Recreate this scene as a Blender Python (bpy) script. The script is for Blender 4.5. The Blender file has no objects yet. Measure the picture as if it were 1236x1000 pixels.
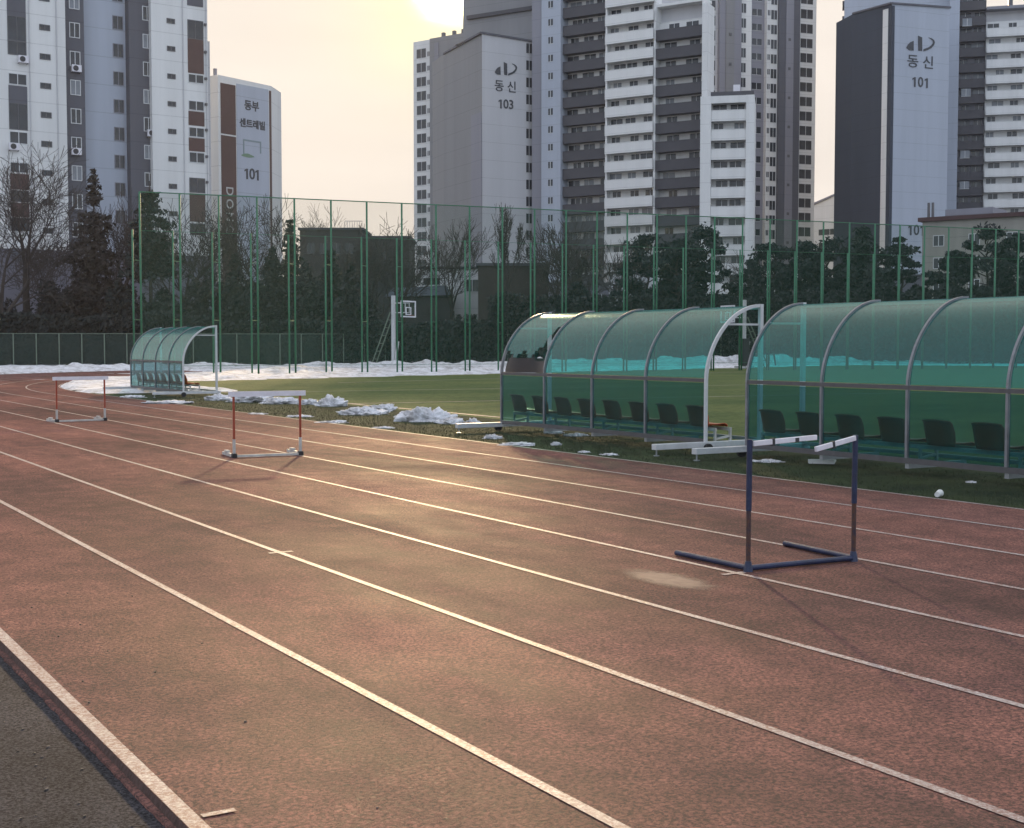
import bpy, bmesh, math, random
from mathutils import Vector, Matrix, noise
random.seed(7)
sc = bpy.context.scene
col = sc.collection
R = math.radians
# ------------------------------------------------------------------ camera model
TH = R(31.35); F = 1600.0; CH = 1.63; PITCH = math.atan(83 / 1600.0)
sT, cT = math.sin(TH), math.cos(TH)
SUN_AZ = TH - math.atan(72 / 1600.0); SUN_EL = R(14.8)

def ray(px, py):
    a = (px - 618) / F; b = -(py - 500) / F
    fwd = math.cos(PITCH) + b * math.sin(PITCH); up = -math.sin(PITCH) + b * math.cos(PITCH)
    return Vector((a * cT + fwd * sT, -a * sT + fwd * cT, up))
def V(px, py, Z):                                   # real point on the sight line at forward distance Z
    a = (px - 618) / F; b = -(py - 500) / F
    fwd = math.cos(PITCH) + b * math.sin(PITCH)
    return ray(px, py) * (Z / fwd) + Vector((0, 0, CH))
def G(px, py, z=0.0):
    r = ray(px, py); s = (z - CH) / r.z
    return r * s + Vector((0, 0, CH))
def W(px, Z): p = V(px, 417, Z); return Vector((p.x, p.y, 0))

# ------------------------------------------------------------------ materials
def mat(name, c, rough=0.7, var=0.0, scale=3.0, c2=None, bump=0.0, bscale=20.0, metal=0.0, spec=0.5, streak=False):
    m = bpy.data.materials.new(name); m.use_nodes = True
    nt = m.node_tree; N = nt.nodes; L = nt.links; bs = N['Principled BSDF']
    bs.inputs['Base Color'].default_value = (*c, 1); bs.inputs['Roughness'].default_value = rough
    bs.inputs['Metallic'].default_value = metal; bs.inputs['Specular IOR Level'].default_value = spec
    tc = N.new('ShaderNodeTexCoord')
    if var > 0:
        mp = N.new('ShaderNodeMapping'); L.new(tc.outputs['Object'], mp.inputs[0])
        if streak: mp.inputs['Scale'].default_value = (1, 1, 0.06)
        n = N.new('ShaderNodeTexNoise'); n.inputs['Scale'].default_value = scale; n.inputs['Detail'].default_value = 6
        n.inputs['Roughness'].default_value = 0.65
        L.new(mp.outputs[0], n.inputs['Vector'])
        cr = N.new('ShaderNodeValToRGB'); cr.color_ramp.elements[0].position = 0.32; cr.color_ramp.elements[1].position = 0.68
        d = c2 if c2 else tuple(x * (1 - var) for x in c)
        cr.color_ramp.elements[0].color = (*d, 1); cr.color_ramp.elements[1].color = (*c, 1)
        L.new(n.outputs['Fac'], cr.inputs[0]); L.new(cr.outputs[0], bs.inputs['Base Color'])
    if streak:                                           # floor joints, one every storey
        sx_ = N.new('ShaderNodeSeparateXYZ'); L.new(tc.outputs['Object'], sx_.inputs[0])
        mo = N.new('ShaderNodeMath'); mo.operation = 'PINGPONG'; mo.inputs[1].default_value = 1.36; L.new(sx_.outputs['Z'], mo.inputs[0])
        lt = N.new('ShaderNodeMath'); lt.operation = 'LESS_THAN'; lt.inputs[1].default_value = 0.035; L.new(mo.outputs[0], lt.inputs[0])
        sc_ = N.new('ShaderNodeMath'); sc_.operation = 'MULTIPLY_ADD'; sc_.inputs[1].default_value = -0.22; sc_.inputs[2].default_value = 1.0; L.new(lt.outputs[0], sc_.inputs[0])
        vs = N.new('ShaderNodeVectorMath'); vs.operation = 'SCALE'; L.new(cr.outputs[0], vs.inputs[0]); L.new(sc_.outputs[0], vs.inputs['Scale'])
        L.new(vs.outputs[0], bs.inputs['Base Color'])
    if bump > 0:
        n2 = N.new('ShaderNodeTexNoise'); n2.inputs['Scale'].default_value = bscale; n2.inputs['Detail'].default_value = 4
        L.new(tc.outputs['Object'], n2.inputs['Vector'])
        bp = N.new('ShaderNodeBump'); bp.inputs['Strength'].default_value = bump; bp.inputs['Distance'].default_value = 0.02
        L.new(n2.outputs['Fac'], bp.inputs['Height']); L.new(bp.outputs[0], bs.inputs['Normal'])
    return m

M = {}
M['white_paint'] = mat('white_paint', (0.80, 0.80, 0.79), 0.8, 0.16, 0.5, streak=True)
M['cool_paint'] = mat('cool_paint', (0.45, 0.49, 0.57), 0.8, 0.12, 0.5, streak=True)
M['slate_paint'] = mat('slate_paint', (0.115, 0.118, 0.14), 0.8, 0.15, 0.5, streak=True)
M['mid_grey'] = mat('mid_grey', (0.27, 0.27, 0.31), 0.8, 0.12, 0.4, streak=True)
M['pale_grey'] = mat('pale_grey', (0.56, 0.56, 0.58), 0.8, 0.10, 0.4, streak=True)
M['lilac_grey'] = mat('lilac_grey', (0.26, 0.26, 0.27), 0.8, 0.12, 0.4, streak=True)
M['parapet_dark'] = mat('parapet_dark', (0.082, 0.080, 0.090), 0.8, 0.15, 0.5)
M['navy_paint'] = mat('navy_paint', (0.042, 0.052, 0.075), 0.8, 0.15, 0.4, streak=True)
M['brown_paint'] = mat('brown_paint', (0.11, 0.065, 0.06), 0.8, 0.15, 0.6)
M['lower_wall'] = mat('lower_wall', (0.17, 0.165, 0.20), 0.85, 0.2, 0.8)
M['cream_wall'] = mat('cream_wall', (0.32, 0.31, 0.275), 0.85, 0.18, 0.8, streak=True)
M['roof_red'] = mat('roof_red', (0.085, 0.046, 0.045), 0.8, 0.2, 1.0)
M['dark_wall'] = mat('dark_wall', (0.070, 0.064, 0.064), 0.9, 0.3, 0.9)
M['brown_wall'] = mat('brown_wall', (0.06, 0.046, 0.040), 0.9, 0.3, 0.7)
M['roof_blue'] = mat('roof_blue', (0.16, 0.18, 0.22), 0.7, 0.2, 1.0)
M['win_frame'] = mat('win_frame', (0.62, 0.63, 0.64), 0.5)
M['dark_frame'] = mat('dark_frame', (0.10, 0.10, 0.11), 0.5)
M['pane'] = mat('pane', (0.045, 0.05, 0.06), 0.15, 0.6, 0.35, spec=0.5)
M['pane_pale'] = mat('pane_pale', (0.22, 0.24, 0.27), 0.2, 0.3, 0.5)
M['letter'] = mat('letter', (0.045, 0.05, 0.06), 0.6)
M['letter_white'] = mat('letter_white', (0.5, 0.5, 0.5), 0.6)
M['logo_teal'] = mat('logo_teal', (0.22, 0.28, 0.30), 0.6)
M['logo_green'] = mat('logo_green', (0.16, 0.26, 0.17), 0.6)
M['fence_green'] = mat('fence_green', (0.03, 0.17, 0.085), 0.5, 0.25, 2.0)
M['fence_pale'] = mat('fence_pale', (0.16, 0.20, 0.15), 0.6, 0.2, 2.0)
M['alu'] = mat('alu', (0.42, 0.43, 0.45), 0.38, 0.25, 6.0, metal=0.55)
M['rib'] = mat('rib', (0.26, 0.26, 0.28), 0.4, 0.3, 6.0, metal=0.4)
M['alu_white'] = mat('alu_white', (0.62, 0.62, 0.63), 0.45, 0.18, 8.0)
M['gasket'] = mat('gasket', (0.10, 0.095, 0.10), 0.5, 0.3, 8.0)
M['seat'] = mat('seat', (0.52, 0.10, 0.025), 0.42, 0.2, 6.0)
M['steel_white'] = mat('steel_white', (0.6, 0.6, 0.58), 0.5, 0.3, 5.0, c2=(0.40, 0.36, 0.32))
M['navy_steel'] = mat('navy_steel', (0.018, 0.030, 0.085), 0.38, 0.5, 9.0, bump=0.15, bscale=60)
M['rust'] = mat('rust', (0.11, 0.05, 0.026), 0.8, 0.6, 22.0, c2=(0.03, 0.028, 0.05), bump=0.4, bscale=90)
M['red_steel'] = mat('red_steel', (0.36, 0.055, 0.020), 0.45, 0.35, 9.0)
M['rubber'] = mat('rubber', (0.02, 0.02, 0.022), 0.7)
M['plank'] = mat('plank', (0.80, 0.78, 0.83), 0.5, 0.18, 7.0)
M['tape'] = mat('tape', (0.03, 0.03, 0.035), 0.5)
M['paper'] = mat('paper', (0.72, 0.72, 0.70), 0.7, 0.1, 20)
M['bark'] = mat('bark', (0.055, 0.043, 0.036), 0.9, 0.4, 6.0)
M['bark_pale'] = mat('bark_pale', (0.12, 0.10, 0.09), 0.9, 0.4, 5.0)
M['twig'] = mat('twig', (0.060, 0.047, 0.042), 0.9, 0.3, 4.0)
M['soil'] = mat('soil', (0.055, 0.05, 0.042), 0.95, 0.4, 0.6, bump=0.5, bscale=6)

def leaf(name, c):
    m = mat(name, c, 0.75, 0.55, 0.9, c2=tuple(x * 0.42 for x in c))
    return m
M['needle'] = leaf('needle', (0.024, 0.037, 0.032)); M['needle_blue'] = leaf('needle_blue', (0.025, 0.038, 0.036))
M['needle_brown'] = leaf('needle_brown', (0.052, 0.042, 0.036)); M['hedge'] = leaf('hedge', (0.021, 0.029, 0.027))
M['shrub_brown'] = leaf('shrub_brown', (0.033, 0.033, 0.032))

def mix_transparent(name, color, opacity, rough=0.8):
    m = bpy.data.materials.new(name); m.use_nodes = True
    nt = m.node_tree; N = nt.nodes; L = nt.links; out = N['Material Output']; bs = N['Principled BSDF']
    bs.inputs['Base Color'].default_value = (*color, 1); bs.inputs['Roughness'].default_value = rough
    tr = N.new('ShaderNodeBsdfTransparent'); mx = N.new('ShaderNodeMixShader'); mx.inputs[0].default_value = opacity
    L.new(tr.outputs[0], mx.inputs[1]); L.new(bs.outputs[0], mx.inputs[2]); L.new(mx.outputs[0], out.inputs['Surface'])
    return m
M['netting'] = mix_transparent('netting', (0.03, 0.11, 0.06), 0.10)
M['chainlink'] = mix_transparent('chainlink', (0.022, 0.045, 0.035), 0.45)

def tinted(name, tint, spec=1.0, dirt=0.05, body=(0.015, 0.36, 0.34)):
    m = bpy.data.materials.new(name); m.use_nodes = True
    nt = m.node_tree; N = nt.nodes; L = nt.links; out = N['Material Output']
    N.remove(N['Principled BSDF'])
    tr = N.new('ShaderNodeBsdfTransparent'); tr.inputs[0].default_value = (*tint, 1)
    d0 = N.new('ShaderNodeBsdfDiffuse'); d0.inputs[0].default_value = (*body, 1); t0 = N.new('ShaderNodeBsdfTranslucent'); t0.inputs[0].default_value = (*body, 1)
    df = N.new('ShaderNodeMixShader'); df.inputs[0].default_value = 0.5; L.new(d0.outputs[0], df.inputs[1]); L.new(t0.outputs[0], df.inputs[2])
    tc = N.new('ShaderNodeTexCoord'); mp = N.new('ShaderNodeMapping'); mp.inputs['Scale'].default_value = (3, 1.2, 0.8)
    L.new(tc.outputs['Object'], mp.inputs[0])
    n = N.new('ShaderNodeTexNoise'); n.inputs['Scale'].default_value = 2.5; n.inputs['Detail'].default_value = 4; n.inputs['Roughness'].default_value = 0.6
    L.new(mp.outputs[0], n.inputs['Vector'])
    mr = N.new('ShaderNodeMapRange'); mr.inputs[1].default_value = 0.35; mr.inputs[2].default_value = 0.8
    mr.inputs[3].default_value = dirt * 0.75; mr.inputs[4].default_value = dirt * 1.5
    L.new(n.outputs['Fac'], mr.inputs[0])
    m1 = N.new('ShaderNodeMixShader'); L.new(mr.outputs[0], m1.inputs[0]); L.new(tr.outputs[0], m1.inputs[1]); L.new(df.outputs[0], m1.inputs[2])
    gl = N.new('ShaderNodeBsdfGlossy'); gl.inputs['Color'].default_value = (0.95, 0.97, 1, 1); gl.inputs['Roughness'].default_value = 0.16
    n3 = N.new('ShaderNodeTexNoise'); n3.inputs['Scale'].default_value = 2.2; L.new(tc.outputs['Object'], n3.inputs['Vector'])
    bp = N.new('ShaderNodeBump'); bp.inputs['Strength'].default_value = 0.04; bp.inputs['Distance'].default_value = 0.02
    L.new(n3.outputs['Fac'], bp.inputs['Height']); L.new(bp.outputs[0], gl.inputs['Normal'])
    lw = N.new('ShaderNodeLayerWeight'); lw.inputs['Blend'].default_value = 0.5
    pw = N.new('ShaderNodeMath'); pw.operation = 'POWER'; pw.inputs[1].default_value = 4.6; L.new(lw.outputs['Facing'], pw.inputs[0])
    mu = N.new('ShaderNodeMath'); mu.operation = 'MULTIPLY_ADD'; mu.inputs[1].default_value = 0.9 * spec; mu.inputs[2].default_value = 0.05 * spec; L.new(pw.outputs[0], mu.inputs[0])
    mu.use_clamp = True
    mi = N.new('ShaderNodeMath'); mi.operation = 'MINIMUM'; mi.inputs[1].default_value = 0.17; L.new(mu.outputs[0], mi.inputs[0])
    m2 = N.new('ShaderNodeMixShader'); L.new(mi.outputs[0], m2.inputs[0]); L.new(m1.outputs[0], m2.inputs[1]); L.new(gl.outputs[0], m2.inputs[2])
    L.new(m2.outputs[0], out.inputs['Surface'])
    return m
M['poly'] = tinted('poly', (0.22, 0.76, 0.72), 0.9, 0.09)
M['poly_wall'] = tinted('poly_wall', (0.44, 0.66, 0.68), 0.6, 0.065)
M['poly_reflect_brown'] = tinted('poly_reflect_brown', (0.16, 0.13, 0.12), 0.6, 0.4, (0.09, 0.06, 0.05))  # brown body colour stands in for the track mirrored in the sheet

def ground_mats():
    # running track rubber
    m = bpy.data.materials.new('track_rubber'); m.use_nodes = True; M['track'] = m
    nt = m.node_tree; N = nt.nodes; L = nt.links; bs = N['Principled BSDF']
    tc = N.new('ShaderNodeTexCoord')
    def nz(scale, detail=4, rough=0.6, sx=1, sy=1, dist=0.0):
        mp = N.new('ShaderNodeMapping'); mp.inputs['Scale'].default_value = (sx, sy, 1); L.new(tc.outputs['Object'], mp.inputs[0])
        n = N.new('ShaderNodeTexNoise'); n.inputs['Scale'].default_value = scale; n.inputs['Detail'].default_value = detail
        n.inputs['Roughness'].default_value = rough; n.inputs['Distortion'].default_value = dist
        L.new(mp.outputs[0], n.inputs['Vector']); return n.outputs['Fac']
    def ramp(src, p0, p1, c0, c1):
        cr = N.new('ShaderNodeValToRGB'); e = cr.color_ramp.elements
        e[0].position = p0; e[1].position = p1; e[0].color = (*c0, 1); e[1].color = (*c1, 1); L.new(src, cr.inputs[0]); return cr.outputs[0]
    def mixc(fac, a, b, mode='MULTIPLY'):
        x = N.new('ShaderNodeMix'); x.data_type = 'RGBA'; x.blend_type = mode
        if isinstance(fac, float): x.inputs[0].default_value = fac
        else: L.new(fac, x.inputs[0])
        L.new(a, x.inputs[6]); L.new(b, x.inputs[7]); return x.outputs[2]
    g = (0.5, 0.5, 0.5)
    base = ramp(nz(0.55, 7, 0.7, 1.0, 0.45), 0.30, 0.72, (0.180, 0.073, 0.059), (0.345, 0.146, 0.117))
    big = ramp(nz(0.22, 5, 0.62, 1.6, 0.5, 0.4), 0.38, 0.58, (0.56, 0.56, 0.58), (1, 1, 1))
    c = mixc(1.0, base, big)
    damp = ramp(nz(0.30, 6, 0.66, 1.5, 0.45, 0.5), 0.53, 0.58, (1, 1, 1), (0.74, 0.74, 0.76))
    c = mixc(1.0, c, damp)
    mid = ramp(nz(3.2, 7, 0.78, 1.0, 0.8), 0.40, 0.60, (0.58, 0.57, 0.57), (1.10, 1.08, 1.06))
    c = mixc(0.85, c, mid)
    fine = ramp(nz(48, 5, 0.8, 1, 1, 0.6), 0.42, 0.60, (0.16, 0.15, 0.16), (1.55, 1.50, 1.45))
    c = mixc(0.9, c, fine)
    L.new(c, bs.inputs['Base Color'])
    rr = N.new('ShaderNodeMapRange'); rr.inputs[1].default_value = 0.35; rr.inputs[2].default_value = 0.65
    rr.inputs[3].default_value = 0.47; rr.inputs[4].default_value = 0.60
    L.new(nz(0.8, 5, 0.65, 1.4, 0.6), rr.inputs[0]); L.new(rr.outputs[0], bs.inputs['Roughness'])
    bs.inputs['Specular IOR Level'].default_value = 0.0
    gl = N.new('ShaderNodeBsdfGlossy'); L.new(rr.outputs[0], gl.inputs['Roughness']); gm = N.new('ShaderNodeMixShader'); gm.inputs[0].default_value = 0.062; L.new(bs.outputs[0], gm.inputs[1]); L.new(gl.outputs[0], gm.inputs[2]); L.new(gm.outputs[0], N['Material Output'].inputs['Surface'])
    b1 = N.new('ShaderNodeBump'); b1.inputs['Strength'].default_value = 0.8; b1.inputs['Distance'].default_value = 0.012
    L.new(nz(48, 5, 0.8, 1, 1, 0.6), b1.inputs['Height'])
    b2 = N.new('ShaderNodeBump'); b2.inputs['Strength'].default_value = 0.10; b2.inputs['Distance'].default_value = 0.01
    L.new(nz(5, 4, 0.6), b2.inputs['Height']); L.new(b1.outputs[0], b2.inputs['Normal'])
    L.new(b2.outputs[0], bs.inputs['Normal']); L.new(b2.outputs[0], gl.inputs['Normal'])
    # turf
    m = bpy.data.materials.new('turf'); m.use_nodes = True; M['turf'] = m
    nt = m.node_tree; N = nt.nodes; L = nt.links; bs = N['Principled BSDF']; tc = N.new('ShaderNodeTexCoord')
    c = mixc(1.0, ramp(nz(0.16, 6, 0.65, 1, 1.8), 0.34, 0.66, (0.066, 0.108, 0.034), (0.150, 0.176, 0.060)),
             ramp(nz(5, 7, 0.8, 1, 0.6), 0.38, 0.60, (0.62, 0.62, 0.60), (1.18, 1.16, 1.1)))
    L.new(c, bs.inputs['Base Color']); bs.inputs['Roughness'].default_value = 0.85; bs.inputs['Specular IOR Level'].default_value = 0.15
    b1 = N.new('ShaderNodeBump'); b1.inputs['Strength'].default_value = 0.9; b1.inputs['Distance'].default_value = 0.03
    L.new(nz(45, 3, 0.7), b1.inputs['Height']); L.new(b1.outputs[0], bs.inputs['Normal'])
    # verge
    m = bpy.data.materials.new('verge_turf'); m.use_nodes = True; M['verge'] = m
    nt = m.node_tree; N = nt.nodes; L = nt.links; bs = N['Principled BSDF']; tc = N.new('ShaderNodeTexCoord')
    c = mixc(1.0, ramp(nz(0.7, 6, 0.7), 0.36, 0.66, (0.022, 0.034, 0.018), (0.062, 0.080, 0.034)),
             ramp(nz(22, 4, 0.75), 0.33, 0.66, (0.72, 0.74, 0.72), (1.1, 1.1, 1.05)))
    L.new(c, bs.inputs['Base Color']); bs.inputs['Roughness'].default_value = 0.9; bs.inputs['Specular IOR Level'].default_value = 0.15
    b1 = N.new('ShaderNodeBump'); b1.inputs['Strength'].default_value = 1.0; b1.inputs['Distance'].default_value = 0.04
    L.new(nz(40, 3, 0.7), b1.inputs['Height']); L.new(b1.outputs[0], bs.inputs['Normal'])
    # asphalt
    m = bpy.data.materials.new('asphalt'); m.use_nodes = True; M['asphalt'] = m
    nt = m.node_tree; N = nt.nodes; L = nt.links; bs = N['Principled BSDF']; tc = N.new('ShaderNodeTexCoord')
    c = mixc(1.0, ramp(nz(1.4, 5, 0.65), 0.34, 0.68, (0.029, 0.029, 0.032), (0.055, 0.054, 0.060)),
             ramp(nz(70, 4, 0.8), 0.38, 0.62, (0.15, 0.15, 0.15), (2.4, 2.3, 2.3)))
    L.new(c, bs.inputs['Base Color']); bs.inputs['Roughness'].default_value = 0.9; bs.inputs['Specular IOR Level'].default_value = 0.12
    b1 = N.new('ShaderNodeBump'); b1.inputs['Strength'].default_value = 0.9; b1.inputs['Distance'].default_value = 0.014
    L.new(nz(70, 4, 0.8), b1.inputs['Height']); L.new(b1.outputs[0], bs.inputs['Normal'])
    # worn line paint
    m = bpy.data.materials.new('line_paint'); m.use_nodes = True; M['line'] = m
    nt = m.node_tree; N = nt.nodes; L = nt.links; bs = N['Principled BSDF']; tc = N.new('ShaderNodeTexCoord')
    c = mixc(0.8, ramp(nz(1.1, 5, 0.7), 0.3, 0.7, (0.40, 0.35, 0.33), (0.60, 0.56, 0.54)),
             ramp(nz(70, 3, 0.7), 0.34, 0.56, (0.50, 0.44, 0.42), (1.08, 1.08, 1.08)))
    wr = N.new('ShaderNodeMath'); wr.operation = 'MULTIPLY'; L.new(ramp(nz(1.7, 6, 0.75), 0.30, 0.62, (0.45,) * 3, (1.3,) * 3), wr.inputs[0])
    L.new(ramp(nz(48, 5, 0.8, 1, 1, 0.6), 0.42, 0.56, (0.0,) * 3, (0.85,) * 3), wr.inputs[1])
    rgb = N.new('ShaderNodeRGB'); rgb.outputs[0].default_value = (0.20, 0.095, 0.08, 1)
    c = mixc(wr.outputs[0], c, rgb.outputs[0], 'MIX')
    L.new(c, bs.inputs['Base Color']); bs.inputs['Roughness'].default_value = 0.6
    b1 = N.new('ShaderNodeBump'); b1.inputs['Strength'].default_value = 0.5; b1.inputs['Distance'].default_value = 0.005
    L.new(nz(95, 3, 0.7), b1.inputs['Height']); L.new(b1.outputs[0], bs.inputs['Normal'])
    # snow
    m = bpy.data.materials.new('old_snow'); m.use_nodes = True; M['snow'] = m
    nt = m.node_tree; N = nt.nodes; L = nt.links; bs = N['Principled BSDF']; tc = N.new('ShaderNodeTexCoord')
    c = ramp(nz(1.6, 7, 0.78), 0.34, 0.56, (0.30, 0.28, 0.27), (0.78, 0.78, 0.81))
    L.new(c, bs.inputs['Base Color']); bs.inputs['Roughness'].default_value = 0.75
    b1 = N.new('ShaderNodeBump'); b1.inputs['Strength'].default_value = 0.8; b1.inputs['Distance'].default_value = 0.06
    L.new(nz(9, 5, 0.7), b1.inputs['Height']); L.new(b1.outputs[0], bs.inputs['Normal'])
ground_mats()
M['stain'] = mat('stain', (0.36, 0.26, 0.20), 0.7, 0.45, 9.0, c2=(0.23, 0.14, 0.115), bump=0.5, bscale=95)
M['kerb_side'] = mat('kerb_side', (0.10, 0.055, 0.045), 0.9, 0.5, 14.0, bump=0.6, bscale=40)

# ------------------------------------------------------------------ mesh builder
class MB:
    def __init__(s): s.v = []; s.f = []; s.m = []
    def face(s, pts, m=0):
        b = len(s.v); s.v += [tuple(p) for p in pts]; s.f.append(tuple(range(b, b + len(pts)))); s.m.append(m); return s
    def box(s, a, b, m=0):
        x0, y0, z0 = a; x1, y1, z1 = b; k = len(s.v)
        s.v += [(x0, y0, z0), (x1, y0, z0), (x1, y1, z0), (x0, y1, z0), (x0, y0, z1), (x1, y0, z1), (x1, y1, z1), (x0, y1, z1)]
        for q in ((0, 3, 2, 1), (4, 5, 6, 7), (0, 1, 5, 4), (1, 2, 6, 5), (2, 3, 7, 6), (3, 0, 4, 7)):
            s.f.append(tuple(k + i for i in q)); s.m.append(m)
        return s
    def tube(s, p, q, r, r2=None, n=8, m=0, cap=True):
        p = Vector(p); q = Vector(q); r2 = r if r2 is None else r2
        d = (q - p)
        if d.length < 1e-6: return s
        d.normalize(); a = d.orthogonal().normalized(); b = d.cross(a); k = len(s.v)
        for c, rr in ((p, r), (q, r2)):
            for i in range(n):
                t = 2 * math.pi * i / n; s.v.append(tuple(c + a * (rr * math.cos(t)) + b * (rr * math.sin(t))))
        for i in range(n):
            j = (i + 1) % n; s.f.append((k + i, k + j, k + n + j, k + n + i)); s.m.append(m)
        if cap:
            s.f.append(tuple(k + i for i in reversed(range(n)))); s.m.append(m)
            s.f.append(tuple(k + n + i for i in range(n))); s.m.append(m)
        return s
    def bar(s, p, q, w, h, up=(0, 0, 1), m=0):          # rectangular bar from p to q, w sideways, h along up
        p = Vector(p); q = Vector(q); d = (q - p).normalized(); u = Vector(up)
        sd = d.cross(u).normalized(); u = sd.cross(d).normalized(); k = len(s.v)
        for c in (p, q):
            for a, b in ((-1, -1), (1, -1), (1, 1), (-1, 1)):
                s.v.append(tuple(c + sd * (a * w / 2) + u * (b * h / 2)))
        for f in ((0, 1, 2, 3), (7, 6, 5, 4), (0, 4, 5, 1), (1, 5, 6, 2), (2, 6, 7, 3), (3, 7, 4, 0)):
            s.f.append(tuple(k + i for i in f)); s.m.append(m)
        return s
    def prism(s, pts, z0, z1, m=0):                     # vertical prism over a ground outline
        n = len(pts); k = len(s.v)
        for z in (z0, z1): s.v += [(p[0], p[1], z) for p in pts]
        s.f.append(tuple(k + i for i in reversed(range(n)))); s.m.append(m)
        s.f.append(tuple(k + n + i for i in range(n))); s.m.append(m)
        for i in range(n):
            j = (i + 1) % n; s.f.append((k + i, k + j, k + n + j, k + n + i)); s.m.append(m)
        return s
    def slabxz(s, pts, y0, y1, m=0):                    # outline in x-z, thickness along y
        n = len(pts); k = len(s.v)
        for y in (y0, y1): s.v += [(p[0], y, p[1]) for p in pts]
        s.f.append(tuple(k + i for i in range(n))); s.m.append(m)
        s.f.append(tuple(k + n + i for i in reversed(range(n)))); s.m.append(m)
        for i in range(n):
            j = (i + 1) % n; s.f.append((k + j, k + i, k + n + i, k + n + j)); s.m.append(m)
        return s
    def mesh(s, name, mats, smooth=False):
        me = bpy.data.meshes.new(name); me.from_pydata(s.v, [], s.f)
        for m in (mats if isinstance(mats, (list, tuple)) else [mats]): me.materials.append(m)
        if any(s.m): me.polygons.foreach_set('material_index', s.m)
        if smooth: me.polygons.foreach_set('use_smooth', [True] * len(s.f))
        me.update(); return me
    def build(s, name, mats, parent=None, smooth=False, loc=None, label=None):
        return link(name, s.mesh(name, mats, smooth), parent, loc, label)

def weld(me):
    bm = bmesh.new(); bm.from_mesh(me); bmesh.ops.remove_doubles(bm, verts=bm.verts[:], dist=1e-4); bm.to_mesh(me); bm.free(); me.update()
def thick(me, t=0.005):
    bm = bmesh.new(); bm.from_mesh(me); bmesh.ops.solidify(bm, geom=bm.faces[:], thickness=t)
    for e in bm.edges:
        if len(e.link_faces) != 2 or e.calc_face_angle(3.0) > 0.7: e.smooth = False
    bm.to_mesh(me); bm.free(); me.update()
def link(name, me, parent=None, loc=None, label=None):
    o = bpy.data.objects.new(name, me); col.objects.link(o)
    if parent: o.parent = parent
    if loc is not None: o.location = loc
    if label: o['label'] = label
    return o
def tag(o, label=None, cat=None, group=None, kind=None):
    if label: o['label'] = label
    if cat: o['category'] = cat
    if group: o['group'] = group
    if kind: o['kind'] = kind
    return o
def empty(name, loc, rz, label, cat, group=None):
    o = bpy.data.objects.new(name, None); col.objects.link(o); o.location = loc; o.rotation_euler = (0, 0, rz)
    o.empty_display_size = 0.3
    return tag(o, label, cat, group)
def bevel(o, w, seg=2):
    b = o.modifiers.new('bevel', 'BEVEL'); b.width = w; b.segments = seg; b.limit_method = 'ANGLE'; return o
def copy_tree(o, parent=None):
    c = o.copy(); col.objects.link(c)
    if parent: c.parent = parent
    for ch in [x for x in list(col.objects) if x.parent == o]: copy_tree(ch, c)
    return c
def structure(o): o['kind'] = 'structure'; return o

# ------------------------------------------------------------------ the ground
CX, CY = 47.7, 46.4                                      # centre of the bend
def path(X, y0=-14.0, a1=50.0, n=44):
    pts = [Vector((X, y0 + (CY - y0) * i / 6.0, 0)) for i in range(6)]
    Rr = CX - X
    for i in range(n + 1):
        a = R(180 - (180 - a1) * i / n); pts.append(Vector((CX + Rr * math.cos(a), CY + Rr * math.sin(a), 0)))
    return pts
def strip(Xa, Xb, z, mb, a1=50.0):
    A = path(Xa, a1=a1); B = path(Xb, a1=a1)
    for i in range(len(A) - 1):
        mb.face([(A[i].x, A[i].y, z), (B[i].x, B[i].y, z), (B[i + 1].x, B[i + 1].y, z), (A[i + 1].x, A[i + 1].y, z)])
    return mb
X0, LW, XL = 1.355, 1.22, 1.385
structure(MB().face([(-400, -120, -0.10), (560, -120, -0.10), (560, 560, -0.10), (-400, 560, -0.10)]).build('ground', M['soil']))
structure(MB().face([(-40, -16, -0.040), (X0 - 0.01, -16, -0.040), (X0 - 0.01, 46, -0.040), (-40, 46, -0.040)]).build('asphalt_path', M['asphalt']))
tb = strip(X0 + 0.0, XL + 8 * LW + 0.05, 0.0, MB())
structure(tb.build('running_track', M['track']))
# raw edge of the rubber beside the asphalt: a ragged chamfered kerb
kb = MB(); prev = None
for i in range(700):
    y = -2 + 48.0 * (i / 699.0) ** 1.6
    o1 = 0.020 + 0.010 * noise.noise(Vector((0, y * 5, 1))) + 0.011 * noise.noise(Vector((3, y * 23, 1)))
    cur = [(X0, y, 0.0), (X0 - 0.004, y, -0.008), (X0 - 0.009 - 0.004 * noise.noise(Vector((1, y * 17, 1))), y, -0.027), (X0 - 0.012 - o1, y, -0.030 + 0.004 * noise.noise(Vector((7, y * 30, 2)))), (X0 - 0.016 - o1, y, -0.045)]
    if prev:
        for a in range(4): kb.face([prev[a + 1], prev[a], cur[a], cur[a + 1]], 1 if a >= 2 else 0)
    prev = cur
structure(kb.build('track_edge', [M['kerb_side'], M['track']]))
structure(MB().face([(XL + 8 * LW + 0.05, -16, -0.006), (15.0, -16, -0.006), (15.0, CY, -0.006), (XL + 8 * LW + 0.05, CY, -0.006)]).build('grass_verge', M['verge']))
structure(MB().face([(15.0, -40, -0.007), (110, -40, -0.007), (110, 105, -0.007), (15.0, 105, -0.007)]).build('football_pitch', M['turf']))
lines = MB()
strip(X0 + 0.001, X0 + 0.064, 0.004, lines)
for k in range(1, 9):
    strip(XL + k * LW - 0.025, XL + k * LW + 0.025, 0.004, lines)
def tick(X, Y, l, w=0.05):
    lines.face([(X, Y, 0.005), (X + l, Y, 0.005), (X + l, Y + w, 0.005), (X, Y + w, 0.005)])
p = G(247, 988); tick(X0 + 0.074, p.y, 0.12, 0.035)
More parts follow.
